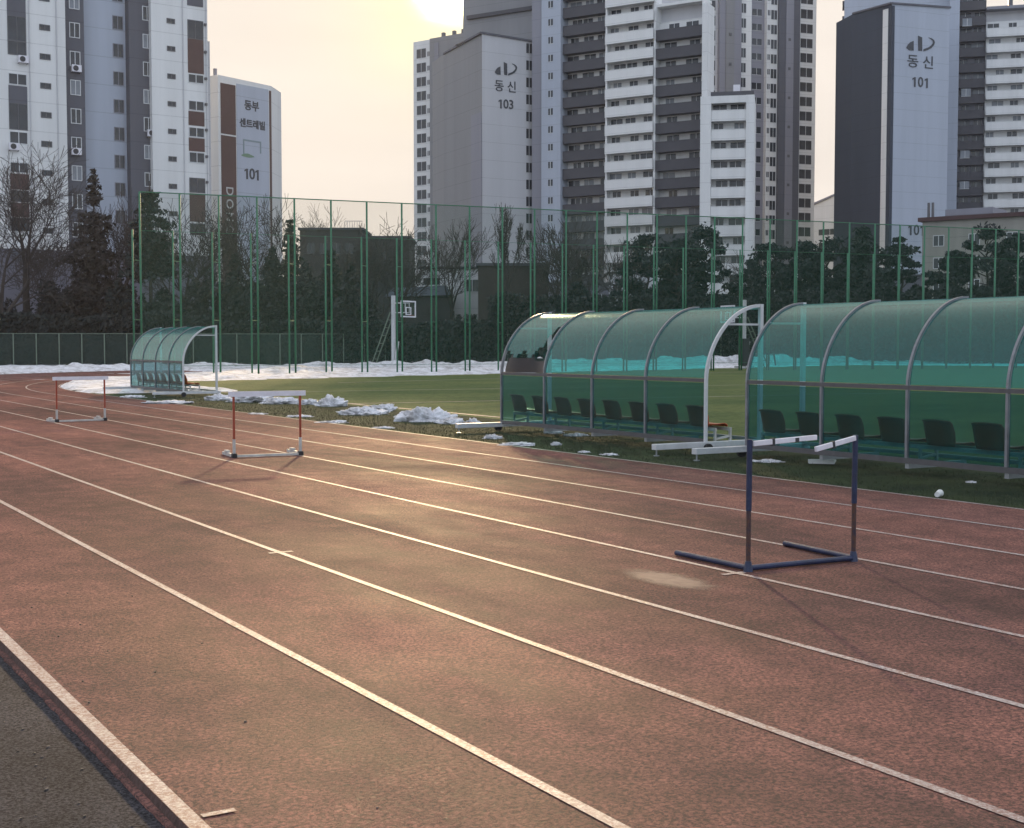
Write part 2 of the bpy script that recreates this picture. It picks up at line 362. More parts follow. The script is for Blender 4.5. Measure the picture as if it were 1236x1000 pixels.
p = G(340, 668); tick(XL + 2 * LW - 0.09, p.y, 0.2)
p = G(885, 694); tick(XL + 4 * LW - 0.13, p.y, 0.2)
structure(lines.build('lane_lines', M['line']))
pl = MB()
pl.face([(15.35, -30, -0.002), (15.47, -30, -0.002), (15.47, 62, -0.002), (15.35, 62, -0.002)])
a = G(470, 460.5); b = G(620, 456.5); d = (b - a).normalized(); nn = Vector((-d.y, d.x, 0)) * 0.07
a2 = a - d * 3; b2 = b + d * 40
pl.face([(q.x, q.y, -0.002) for q in (a2 - nn, b2 - nn, b2 + nn, a2 + nn)])
for yy in (44.0, 34.0):
    pl.face([(15.47, yy, -0.002), (70, yy - 6, -0.002), (70, yy - 5.88, -0.002), (15.47, yy + 0.12, -0.002)])
structure(pl.build('pitch_lines', M['line']))
# pale sandy stain on the lane
c = G(806, 700)
m = M['stain']; nt = m.node_tree; N = nt.nodes; L = nt.links
tc = N.new('ShaderNodeTexCoord'); mp = N.new('ShaderNodeMapping'); mp.inputs['Scale'].default_value = (1 / 0.27, 1 / 0.62, 0); L.new(tc.outputs['Object'], mp.inputs[0])
ln = N.new('ShaderNodeVectorMath'); ln.operation = 'LENGTH'; L.new(mp.outputs[0], ln.inputs[0])
n = N.new('ShaderNodeTexNoise'); n.inputs['Scale'].default_value = 9; n.inputs['Detail'].default_value = 6; L.new(tc.outputs['Object'], n.inputs['Vector'])
ma = N.new('ShaderNodeMath'); ma.operation = 'MULTIPLY_ADD'; ma.inputs[1].default_value = 0.7; L.new(n.outputs['Fac'], ma.inputs[0]); L.new(ln.outputs['Value'], ma.inputs[2])
mr = N.new('ShaderNodeMapRange'); mr.inputs[1].default_value = 1.2; mr.inputs[2].default_value = 0.75; mr.inputs[3].default_value = 0.0; mr.inputs[4].default_value = 0.8; L.new(ma.outputs[0], mr.inputs[0])
tr = N.new('ShaderNodeBsdfTransparent'); mx = N.new('ShaderNodeMixShader'); L.new(mr.outputs[0], mx.inputs[0]); L.new(tr.outputs[0], mx.inputs[1]); L.new(N['Principled BSDF'].outputs[0], mx.inputs[2])
L.new(mx.outputs[0], N['Material Output'].inputs['Surface'])
o = MB().face([(-.36, -.75, 0), (.36, -.75, 0), (.36, .75, 0), (-.36, .75, 0)]).build('sand_stain', m, loc=(c.x, c.y, 0.003)); tag(o, kind='stuff')

# grit lying on the asphalt and along the track edge
gr = MB()
for i in range(420):
    y = random.uniform(1.2, 9.0); x = X0 - 0.05 - abs(random.gauss(0, 0.9)) if i % 12 else X0 + abs(random.gauss(0, 0.5)); z = -0.040 if x < X0 else 0.0
    q = random.uniform(0.0025, 0.0075); ps = [(x + q * math.cos(a) * random.uniform(.6, 1.2), y + q * math.sin(a) * random.uniform(.6, 1.2)) for a in (0, 1.2, 2.5, 3.8, 5.1)]
    gr.prism(ps, z - 0.001, z + q * 0.8)
tag(gr.build('grit', mat('grit', (0.20, 0.17, 0.15), 0.9, 0.7, 40, c2=(0.05, 0.045, 0.04))), kind='stuff')
# short grass along the verge
gb = MB()
for i in range(15000):
    X = 11.27 + 2.6 * random.random() ** 1.3; Y = 4 + 38 * random.random() ** 1.5
    h = 0.012 + 0.026 * random.random(); a = random.random() * 6.28; w = 0.003 + 0.00012 * Y
    dx, dy = math.cos(a) * w, math.sin(a) * w; lx, ly = random.gauss(0, .015), random.gauss(0, .015)
    gb.face([(X - dx, Y - dy, -0.006), (X + dx, Y + dy, -0.006), (X + lx, Y + ly, h)])
tag(gb.build('grass', leaf('blade', (0.060, 0.075, 0.030))), kind='stuff')

# ------------------------------------------------------------------ snow
FA = W(171, 72.0); FB = W(1227, 96.0)                    # foot of the tall net fence
fd = (FB - FA).normalized(); fn = Vector((-fd.y, fd.x, 0))
def seg_noise(x, y, s): return noise.noise(Vector((x * s, y * s, 0.3)))
def snow_h(x, y):
    q = Vector((x, y, 0)); rel = q - FA; v = rel.dot(fn); u = rel.dot(fd)
    rc = math.hypot(x - CX, y - CY)
    edge = G(300, 458.5); edge2 = G(601, 451.2)
    ed = (edge2 - edge).normalized(); en = Vector((-ed.y, ed.x, 0))
    s = (q - edge).dot(en)                                # + beyond the turf edge
    m = s * 0.5 + 0.6 * seg_noise(x, y, 0.6)
    if x < 24 and rc < 37.5:                              # melted remains on the infield of the bend
        m = max(m, min(1.0, 0.7 + 1.2 * seg_noise(x, y, 0.35)) - 1.2 * max(0.0, x - 16.0) - 0.8 * max(0.0, 46.5 - y))
    if x > 16: m = min(m, 0.62 + 1.25 * noise.noise(Vector((x * 0.16, y * 0.5, 4.0))) + 0.5 * seg_noise(x, y, 0.9))
    if 36.3 < rc < 46.6 and (x < 26 + 3 * seg_noise(x, y, 0.3)):   # swept track
        m = min(m, -0.5 + 0.75 * seg_noise(x + 9, y, 0.22) + max(0.0, (x - 17) * 0.05))
    if rc > 46.6: m = max(m, 0.5)
    t = max(0.0, min(1.0, m + 0.3))
    h = -0.06 + t * (0.15 + 0.10 * seg_noise(x, y, 0.5) + 0.06 * seg_noise(x, y, 1.7))
    # ridges: ploughed bank by the low fence and heaps between the posts
    w = v - 17.5
    h += t * (0.5 if x > 20 else 0.32) * math.exp(-(w / 2.2) ** 2) * (0.25 + 0.9 * abs(seg_noise(x, y, 0.42)) + 0.55 * abs(seg_noise(x + 5, y, 1.3)))
    h += t * 0.40 * math.exp(-((v - 4.0) / 1.6) ** 2) * max(0, 0.25 + 1.2 * seg_noise(x + 31, y, 0.28))
    h += t * (0.014 * max(0.0, u - 25.0)) * min(1.0, max(0.0, s * 0.2))
    return h
sb = MB(); nx, ny = 300, 210
xs = [-14 + 110 * i / nx for i in range(nx + 1)]; ys = [44 + 66 * j / ny for j in range(ny + 1)]
idx = {}
H = [[snow_h(x, y) for y in ys] for x in xs]
def vid(i, j):
    if (i, j) not in idx: idx[(i, j)] = len(sb.v); sb.v.append((xs[i], ys[j], H[i][j]))
    return idx[(i, j)]
for i in range(nx):
    for j in range(ny):
        if max(H[i][j], H[i + 1][j], H[i][j + 1], H[i + 1][j + 1]) > -0.02:
            sb.f.append((vid(i, j), vid(i + 1, j), vid(i + 1, j + 1), vid(i, j + 1))); sb.m.append(0)
tag(sb.build('snow_cover', M['snow'], smooth=True), kind='stuff')

SNOW_G = 'melting snow heaps along the verge'
def snow_pile(px, py, wpx, hpx, label, dpx=None, seed=0, rough=0.5, group=SNOW_G):
    c = G(px, py); Z = c.x * sT + c.y * cT; s = Z / F
    rx = wpx * s / 2; rz = hpx * s * 0.68; ry = (dpx if dpx else wpx * 0.8) * s / 2
    bm = bmesh.new(); bmesh.ops.create_icosphere(bm, subdivisions=5, radius=1.0)
    for v in bm.verts:
        p = v.co.copy(); n1 = noise.noise(p * 1.7 + Vector((seed * 3.1, 0, 0))); n2 = noise.noise(p * 4.3 + Vector((0, seed * 2.7, 0))); n3 = noise.noise(p * 10 + Vector((seed, 0, 5)))
        k = 1 + rough * (0.85 * n1 + 0.60 * n2 + 0.34 * n3)
        a = p.x * rx * k; b = p.y * ry * k; z = max(-0.02, p.z * rz * (k + 0.25 * n2) * (1 if p.z > 0 else 0.1))
        v.co = (a * cT + b * sT, -a * sT + b * cT, z)
    me = bpy.data.meshes.new('snow_pile'); bm.to_mesh(me); bm.free(); me.materials.append(M['snow'])
    me.polygons.foreach_set('use_smooth', [True] * len(me.polygons))
    o = link('snow_pile', me, None, (c.x, c.y, -0.01)); return tag(o, label, 'snow', group)
piles = [
 (262, 483, 34, 9, 'snow heap just right of the small far dugout'),
 (304, 485, 56, 14, 'long snow heap seen behind the red and white hurdle plank'),
 (340, 487, 50, 10, 'low grey snow heap at the right end of the hurdle plank'),
 (372, 488, 30, 8, 'small snow lump beside the largest flat topped heap'),
 (401, 490, 38, 15, 'flat topped snow heap with a dirty ledge'),
 (437, 500, 54, 11, 'broad snow heap left of the jagged white heap'),
 (462, 496, 30, 10, 'steep small snow heap behind the broad heap'),
 (484, 505, 16, 6, 'tiny snow lump before the jagged heap'),
 (512, 508, 58, 21, 'tall jagged white snow heap on the pitch edge'),
 (545, 511, 34, 8, 'sloping tail of snow right of the jagged heap'),
 (571, 511, 18, 7, 'small snow lump left of the outrigger beam'),
 (596, 529, 24, 6, 'rounded snow lump at the dugout corner by the track'),
 (312, 500, 26, 2.5, 'thin flat snow scrap near the track below the hurdle plank'),
 (361, 503, 30, 3, 'flat snow scrap beside the post of the middle hurdle'),
 (402, 510, 36, 3.5, 'long flat snow scrap along the track below the flat topped heap'),
 (461, 517, 28, 3.5, 'flat snow scrap along the track below the broad heap'),
 (626, 537, 42, 5, 'long snow remnant under the torn dugout panel'),
 (671, 537, 14, 5, 'blocky snow remnant under the second dugout panel'),
 (705, 546, 14, 3, 'small snow remnant on the verge below the third dugout panel'),
 (735, 549, 20, 3, 'small snow remnant on the verge below the rightmost panel of the near dugout'),
 (668, 523, 22, 6, 'snow lump inside the dugout with the torn panel, left'),
 (695, 526, 26, 5, 'snow lump inside the dugout with the torn panel, right'),
 (925, 557, 40, 4, 'snow remnant under the left end of the right dugout'),
 (1172, 582, 14, 3, 'small snow remnant on the verge under the rightmost dugout'),
 (203, 487, 60, 5, 'snow patch lying before the small far dugout'),
 (160, 480, 30, 4, 'snow patch at the far corner of the small far dugout'),
]
for i, (px, py, w, h, lb) in enumerate(piles): snow_pile(px, py, w, h, lb, seed=i + 1, rough=0.5)

# ------------------------------------------------------------------ dugouts
PX, DEP, ZB, ZM, ZT = 12.9, 1.08, 0.15, 1.10, 2.24
def prof(t):                                            # curved roof, t 0..1 from mid rail to front edge
    a = t * math.pi / 2
    return (DEP * (1 - math.cos(a)) ** 0.92, ZM + (ZT - ZM) * math.sin(a))
def dugout(y0, label, torn=False):                       # y0 = near end; runs 6 m along +y
    root = empty('dugout', (PX, y0, 0), 0, label, 'dugout', 'team dugouts along the track')
    Lb = 1.5; NB = 4; NS = 18
    for k in range(NB + 1):
        y = k * Lb; end = k in (0, NB)
        rb = MB(); w = 0.036
        pts = [(0, ZB)] + [prof(i / NS) for i in range(NS + 1)]
        for a, b in zip(pts[:-1], pts[1:]):
            rb.bar((a[0], y, a[1]), (b[0], y, b[1]), w, 0.05, up=(0.6, 0, -0.8) if False else (1, 0, -1e-3 - (b[0] - a[0])))
        rb.build('arch_rib', M['alu_white'] if k == 0 else M['rib'], root)
        if end:
            pb = MB(); pb.bar((DEP, y, ZB), (DEP, y, ZT + 0.025), 0.06, 0.06, up=(1, 0, 0)); pb.build('front_post', M['alu_white'], root)
            tie = MB(); zt = 1.95; tie.bar((0.40, y + (0.03 if k == 0 else -0.03), zt), (DEP - 0.03, y + (0.03 if k == 0 else -0.03), zt), 0.03, 0.03); tie.build('tie_bar', M['alu_white'], root)
            ob = MB(); ob.bar((-0.98, y, 0.13), (DEP + 0.12, y, 0.13), 0.11, 0.085)
            o = ob.build('outrigger_beam', M['alu_white'], root); bevel(o, 0.006)
            ft = MB(); ft.tube((-0.93, y, 0.0), (-0.93, y, 0.09), 0.012).tube((-0.93, y, -0.005), (-0.93, y, 0.008), 0.045, n=12); ft.build('foot_screw', M['alu'], root)
            wh = MB(); wh.tube((-0.02, y - 0.025 + (-0.09 if k == 0 else 0.09), 0.075), (-0.02, y + 0.025 + (-0.09 if k == 0 else 0.09), 0.075), 0.075, n=16); wh.build('wheel', M['rubber'], root)
        else:
            bs = MB(); bs.bar((0.0, y, 0.11), (DEP, y, 0.11), 0.06, 0.06); bs.build('floor_beam', M['alu'], root)
    Lt = Lb * NB
    for (x, z, h, nm, mt) in ((-0.004, ZM, 0.052, 'mid_rail', 'gasket'), (-0.004, ZB + 0.03, 0.07, 'bottom_rail', 'gasket'), (DEP - 0.01, ZT - 0.03, 0.05, 'top_rail', 'alu_white'), (DEP, ZB + 0.02, 0.05, 'front_sill', 'alu')):
        for k in range(NB):
            pass
        MB().bar((x, 0.028, z), (x, Lt - 0.028, z), 0.045, h).build(nm, M[mt], root)
    for k in range(NB):
        ya, yb = k * Lb + 0.028, (k + 1) * Lb - 0.028
        MB().box((-0.003, ya, ZB + 0.065), (0.003, yb, ZM - 0.037)).build('lower_pane', M['poly_wall'], root)
        rp = MB(); n2 = 26; m2 = 20
        tornbay = torn and k == NB - 1
        P = [prof(0.02 + 0.98 * i / n2) for i in range(n2 + 1)]
        for i in range(n2):
            (xa, za), (xb, zb) = P[i], P[i + 1]
            for j in range(m2 if tornbay else 1):
                mm = m2 if tornbay else 1
                y1, y2 = ya + (yb - ya) * j / mm, ya + (yb - ya) * (j + 1) / mm
                if tornbay:
                    t = i / n2; s = 1 - j / m2          # s 0 near, 1 far... tear low and along the near rib
                    lim = 0.17 + 0.035 * math.sin(s * 17) + (0.10 * max(0, 0.35 - (j / m2)) / 0.35 if j < 7 else 0)
                    if t < lim: continue
                    if j < 3 and 0.26 < t < 0.60 - j * 0.09: continue
                rp.face([(xa, y1, za), (xb, y1, zb), (xb, y2, zb), (xa, y2, za)])
        o = rp.build('roof_pane', M['poly'], root, smooth=True); weld(o.data)
        thick(o.data)
        if tornbay:
            lp = MB(); P = [prof(0.015 + 0.30 * i / 10) for i in range(11)]
            for i in range(10):
                (xa, za), (xb, zb) = P[i], P[i + 1]; q = 0.05 + 0.006 * i
                for j in range(14):
                    y1, y2 = ya + 0.02 + (yb - ya - 0.1) * j / 14, ya + 0.02 + (yb - ya - 0.1) * (j + 1) / 14
                    if i > 6 + 2 * math.sin(j * 1.3): continue
                    sg = lambda yy: 0.05 * math.sin((yy - ya) * 4)
                    lp.face([(xa + q + sg(y1), y1, za), (xb + q + sg(y1), y1, zb), (xb + q + sg(y2), y2, zb), (xa + q + sg(y2), y2, za)])
            o = lp.build('broken_sheet', M['poly_reflect_brown'], root, smooth=True, label='loose broken sheet of plastic, track reflection put into its brown colour'); weld(o.data)
            thick(o.data)
    # bench frame and seats
    MB().bar((0.24, 0.05, 0.345), (0.24, Lt - 0.05, 0.345), 0.04, 0.05).build('bench_rail', M['steel_white'], root)
    MB().bar((0.54, 0.05, 0.345), (0.54, Lt - 0.05, 0.345), 0.04, 0.05).build('bench_rail', M['steel_white'], root)
    for y in (0.07, 1.5, 3.0, 4.5, Lt - 0.07):
        lg = MB(); lg.bar((0.24, y, 0.14), (0.24, y, 0.32), 0.035, 0.035, up=(1, 0, 0)); lg.bar((0.54, y, 0.14), (0.54, y, 0.32), 0.035, 0.035, up=(1, 0, 0)); lg.bar((0.26, y, 0.20), (0.52, y, 0.24), 0.03, 0.03)
        lg.build('bench_leg', M['steel_white'], root)
    for k in range(8):
        yc = 0.375 + 0.75 * k
        sm, bk = seat_meshes()
        s = link('seat', sm, root, (0.0, yc, 0.0)); link('backrest', bk, s)
    return root
_seat = []
def seat_meshes():
    if _seat: return _seat
    # seat pan
    def shell(rows):
        n = 9; mb = MB(); g = []
        for (x, z, hw, cup) in rows:
            r = []
            for i in range(n):
                u = -1 + 2 * i / (n - 1); r.append(len(mb.v)); mb.v.append((x + (cup[0] * u * u), u * hw, z + cup[1] * u * u))
            g.append(r)
        for a, b in zip(g[:-1], g[1:]):
            for i in range(n - 1): mb.f.append((a[i], a[i + 1], b[i + 1], b[i])); mb.m.append(0)
        return mb
    pan = shell([(0.16, 0.40, 0.20, (0, .02)), (0.22, 0.385, 0.215, (0, .035)), (0.36, 0.385, 0.22, (0, .03)), (0.50, 0.41, 0.22, (0, .015)), (0.56, 0.405, 0.21, (0, 0)), (0.575, 0.375, 0.20, (0, 0))])
    back = shell([(0.165, 0.385, 0.205, (0.03, .0)), (0.150, 0.43, 0.225, (0.04, 0)), (0.125, 0.55, 0.235, (0.045, 0)), (0.10, 0.67, 0.225, (0.03, -.005)), (0.085, 0.715, 0.205, (0.015, -.012)), (0.06, 0.718, 0.20, (0.01, -.012)), (0.05, 0.695, 0.2, (0.01, -.01))])
    for mb, nm in ((pan, 'seat'), (back, 'backrest')):
        me = mb.mesh(nm, M['seat'], True); bm = bmesh.new(); bm.from_mesh(me)
        bmesh.ops.solidify(bm, geom=bm.faces[:], thickness=0.012); bm.to_mesh(me); bm.free(); _seat.append(me)
    return _seat
dugout(15.55, 'green glazed dugout with a torn panel at its far corner', torn=True)
dugout(8.62, 'green glazed dugout behind the blue hurdle, cut by the right edge')
dugout(41.1, 'small distant green dugout by the snow at the far bend')

# ------------------------------------------------------------------ hurdles
def hurdle(loc, label, rz=0.0, width=1.02, leg=0.66):
    root = empty('hurdle', loc, rz, label, 'hurdle', 'red and white hurdles standing on the track')
    MB().bar((-0.08, 0, 0.925), (width + 0.08, 0, 0.925), 0.02, 0.075).build('crossbar', M['plank'], root)
    MB().bar((0, 0, 0.025), (width, 0, 0.025), 0.035, 0.035).build('base_bar', M['steel_white'], root)
    for x in (0, width):
        u = MB(); u.bar((x, 0.016, 0.27), (x, 0.016, 0.965), 0.032, 0.028, up=(1, 0, 0)).build('upright', M['red_steel'], root)
        s = MB(); s.bar((x, 0.016, 0.03), (x, 0.016, 0.27), 0.040, 0.036, up=(1, 0, 0)).build('sleeve', M['steel_white'], root)
        f = MB(); f.bar((x, 0.05, 0.028), (x, leg, 0.028), 0.04, 0.045); f.build('foot_bar', M['steel_white'], root)
        w = MB(); w.box((x - 0.035, -0.04, 0.0), (x + 0.035, 0.06, 0.065)); bevel(w.build('end_cap', M['rubber'], root), 0.01)
        w = MB(); w.box((x - 0.03, leg * 0.55, 0.045), (x + 0.03, leg * 0.75, 0.085)); bevel(w.build('weight', M['steel_white'], root), 0.008)
    return root
a = G(283, 553); b = G(363, 550); hurdle((a.x, a.y, 0.0), 'red and white hurdle in the middle of the straight, before the snow heaps', math.atan2(b.y - a.y, b.x - a.x), (b - a).length)
a = G(69, 510); b = G(127, 508); hurdle((a.x, a.y, 0.0), 'small distant red and white hurdle nearest the left edge', math.atan2(b.y - a.y, b.x - a.x), (b - a).length)
a = G(903, 690); b = G(1030, 677.5)
hr = empty('hurdle', (a.x, a.y, 0.0), math.atan2(b.y - a.y, b.x - a.x), 'navy blue hurdle with its white crossbar snapped in two', 'hurdle')
wd = (b - a).length
def rod(nm, p, q, r, m, n=12, r2=None): return MB().tube(p, q, r, r2, n).build(nm, M[m], hr, smooth=False)
rod('base_bar', (0.02, 0, 0.024), (wd - 0.02, 0, 0.024), 0.021, 'navy_steel')
for x in (0, wd):
    rod('upright', (x, 0, 0.44), (x + 0.004, 0, 0.955), 0.021, 'navy_steel')
    rod('sleeve', (x, 0, 0.02), (x, 0, 0.46), 0.0175, 'rust')
    rod('joint', (x, 0, 0.0), (x, 0, 0.075), 0.036, 'navy_steel', r2=0.022)
    rod('foot_bar', (x, 0.0, 0.024), (x + (-0.05 if x == 0 else 0.02), 0.83, 0.024), 0.021, 'navy_steel')
cb = MB(); cb.bar((0.02, -0.02, 0.925), (0.66, 0.05, 0.945), 0.022, 0.038); o = cb.build('crossbar', M['plank'], hr, label='longer left piece of the snapped white bar'); bevel(o, 0.004)
t = MB(); t.bar((0.20, 0.0005, 0.929), (0.225, 0.0035, 0.930), 0.027, 0.054); t.bar((0.43, 0.027, 0.935), (0.54, 0.04, 0.938), 0.027, 0.03); t.build('tape', M['tape'], o)
cb = MB(); cb.bar((wd - 0.02, -0.025, 0.935), (0.55, -0.07, 0.868), 0.022, 0.038); o = cb.build('crossbar', M['plank'], hr, label='shorter right piece of the snapped bar, sagging'); bevel(o, 0.004)
t = MB(); t.bar((0.72, -0.0496, 0.8916), (0.745, -0.0475, 0.8953), 0.027, 0.054); t.build('tape', M['tape'], o)

# litter on the verge
c = G(1133, 600); cup = empty('paper_cup', (c.x, c.y, 0.0), R(25), 'crumpled white paper cup lying on the verge by the track', 'cup'); cup.scale = (0.8, 0.72, 0.72)
MB().tube((-0.075, 0, 0.042), (0.055, 0, 0.05), 0.040, 0.052, 16, cap=False).build('cup_body', M['paper'], cup, smooth=True)
MB().tube((0.052, 0, 0.05), (0.062, 0, 0.05), 0.056, 0.056, 16).build('cup_rim', M['paper'], cup)
MB().tube((-0.074, 0, 0.042), (-0.07, 0, 0.042), 0.040, 0.040, 16).build('cup_base', M['paper'], cup)
c = G(980, 561); bd = MB(); bd.bar((-0.18, 0, 0.03), (0.17, 0.02, 0.03), 0.16, 0.02); bd.bar((-0.18, -0.07, 0.055), (0.17, -0.05, 0.055), 0.02, 0.05)
o = bd.build('white_board', M['paper'], None, loc=(c.x + 0.2, c.y, 0)); o.rotation_euler = (R(12), 0, R(-58)); tag(o, 'white plastic offcut lying under the right dugout', 'offcut')

# ------------------------------------------------------------------ fences
tall = empty('net_fence', (FA.x, FA.y, 0), math.atan2(fd.y, fd.x), 'tall green ball stop fence with paired posts across the whole view', 'fence')
FL = (FB - FA).length + 8; NP = 34; stp = (FB - FA).length / 29.0; FH = 9.9
for i in range(NP):
    x = i * stp
    MB().tube((x, 0, -0.1), (x, 0, FH), 0.055, n=8).build('post', M['fence_green'], tall, smooth=True)
    MB().tube((x - 0.46, -0.45, -0.1), (x - 0.46, -0.45, FH * 0.79), 0.05, n=8).build('brace_post', M['fence_green'], tall, smooth=True)
    for z in (3.0, 6.2): MB().tube((x, 0, z), (x - 0.46, -0.45, z), 0.018, n=5).build('brace', M['fence_green'], tall)
for z in (0.5, FH * 0.79, FH):
    MB().tube((-0.0, 0.06, z), ((NP - 1) * stp, 0.06, z), 0.03 if z == FH else 0.011, n=6).build('rail', M['fence_green'], tall)
MB().box((0, 0.098, 0.3), ((NP - 1) * stp, 0.102, FH)).build('net', M['netting'], tall)
LA = W(-40, 100.0); LBp = W(1300, 118.0)
ld = (LBp - LA).normalized()
low = empty('chain_link_fence', (LA.x, LA.y, 0), math.atan2(ld.y, ld.x), 'low dark mesh fence with pale posts behind the snow', 'fence')
LLn = (LBp - LA).length; n = int(LLn / 1.66)
for i in range(n): MB().tube((i * 1.66, 0, -0.1), (i * 1.66, 0, 2.55), 0.045, n=6).build('post', M['fence_pale'], low)
MB().tube((0, 0.07, 2.52), ((n - 1) * 1.66, 0.07, 2.52), 0.025, n=5).build('rail', M['fence_pale'], low)
MB().box((0, 0.11, 0.05), ((n - 1) * 1.66, 0.114, 2.52)).build('mesh_panel', M['chainlink'], low)
c = LA + ld * ((W(529, 103) - LA).dot(ld)); sg = MB(); sg.box((-0.36, -0.10, 0.95), (0.36, -0.07, 1.78)); sg.box((-0.32, -0.07, 0.9), (-0.26, 0.03, 1.8)); sg.box((0.26, -0.07, 0.9), (0.32, 0.03, 1.8))
o = sg.build('notice_board', M['plank'], None, (c.x, c.y, 0)); o.rotation_euler = (0, 0, math.atan2(ld.y, ld.x)); tag(o, 'small white notice board hung on the low mesh fence', 'sign')
c = LA + ld * ((W(341, 103) - LA).dot(ld)); sg = MB(); sg.box((-0.28, -0.10, 1.95), (0.28, -0.07, 2.15)); sg.box((-0.03, -0.07, 1.9), (0.03, 0.03, 2.2))
o = sg.build('notice_plate', M['plank'], None, (c.x, c.y, 0)); o.rotation_euler = (0, 0, math.atan2(ld.y, ld.x)); tag(o, 'narrow white plate hung high on the low mesh fence', 'sign')

# ------------------------------------------------------------------ basketball stands
def hoop(px, Z, label, mirror=1, pad=False, top=5.0, tw=0.0):
    p = W(px, Z); root = empty('basketball_stand', (p.x, p.y, 0), -TH + tw, label, 'basketball stand', 'basketball stands beyond the net fence')
    MB().bar((0, 0, 0.0), (0, 0, top), 0.22, 0.22, up=(1, 0, 0)).build('post', M['alu_white'], root)
    ar = MB()
    for z in (top - 0.55, top - 1.25):
        for y in (-0.25, 0.25): ar.bar((0.0, y, z), (1.3 * mirror, y, z), 0.06, 0.06)
    for x in (0.5, 0.9, 1.25): 
        for y in (-0.25, 0.25): ar.bar((x * mirror, y, top - 1.25), (x * mirror, y, top - 0.55), 0.05, 0.05, up=(1, 0, 0))
    ar.build('arm', M['alu_white'], root)
    bb = MB(); x = 1.35 * mirror
    
    for (a0, b0, a1, b1) in ((-.9, top - 1.6, .9, top - 1.5), (-.9, top - .5, .9, top - .4), (-.9, top - 1.5, -.8, top - .5), (.8, top - 1.5, .9, top - .5), (-.32, top - 1.42, .32, top - 1.36), (-.32, top - .92, .32, top - .86), (-.32, top - 1.36, -.26, top - .92), (.26, top - 1.36, .32, top - .92)):
        bb.box((x - 0.03, a0, b0), (x + 0.03, a1, b1))
    bb.build('backboard', M['plank'], root); MB().box((x - 0.008, -0.8, top - 1.5), (x + 0.008, 0.8, top - 0.5)).build('board_pane', M['netting'], root)
    fr = MB()
    for k in range(12):
        t1, t2 = 2 * math.pi * k / 12, 2 * math.pi * (k + 1) / 12; cx = x + 0.3 * mirror
        fr.tube((cx + .225 * math.cos(t1), .225 * math.sin(t1), top - 1.45), (cx + .225 * math.cos(t2), .225 * math.sin(t2), top - 1.45), 0.012, n=5)
    fr.build('rim', M['red_steel'], root)
    bc = MB()
    for y in (-0.25, 0.25):
        bc.tube((-0.1 * mirror, y, top - 1.2), (-1.9 * mirror, y, 0.05), 0.045, n=6)
    for k in range(1, 7):
        t = k / 7; bc.tube((-(0.1 + 1.8 * t) * mirror, -0.25, top - 1.2 - (top - 1.25) * t), (-(0.1 + 1.8 * t) * mirror, 0.25, top - 1.2 - (top - 1.25) * t), 0.025, n=5)
    bc.build('back_brace', M['fence_pale'], root)
    fb = MB(); fb.bar((-0.5, 0.4, 0.1), (0.6, 0.4, 0.1), 0.1, 0.12); fb.bar((-0.5, -0.4, 0.1), (0.6, -0.4, 0.1), 0.1, 0.12); fb.bar((0.12, 0, 0.1), (0.42, 0, 1.9), 0.12, 0.12); fb.build('base', M['alu_white'], root)
    if pad: bevel(MB().box((-0.3, -0.3, 0.2), (0.3, 0.3, 2.1)).build('post_pad', M['tape'], root), 0.06)
    return root
hoop(475, 97.0, 'white basketball stand with a sloped ladder brace, standing in the snow', 1, False, 5.25, -0.55)
hoop(898, 93.0, 'white basketball stand with a black pad, seen past the open dugout end', -1, True, 4.8, 0.4)
c = W(926, 86); bn = empty('picnic_table', (c.x, c.y, 0.35), -TH, 'dark table seen through the glass of the right dugout', 'table')
MB().box((-0.7, -0.4, 0.68), (0.7, 0.4, 0.76)).build('tabletop', M['tape'], bn)
for x in (-0.5, 0.5): MB().bar((x, -0.3, 0), (x, 0.3, 0.68), 0.08, 0.08).build('leg', M['tape'], bn)

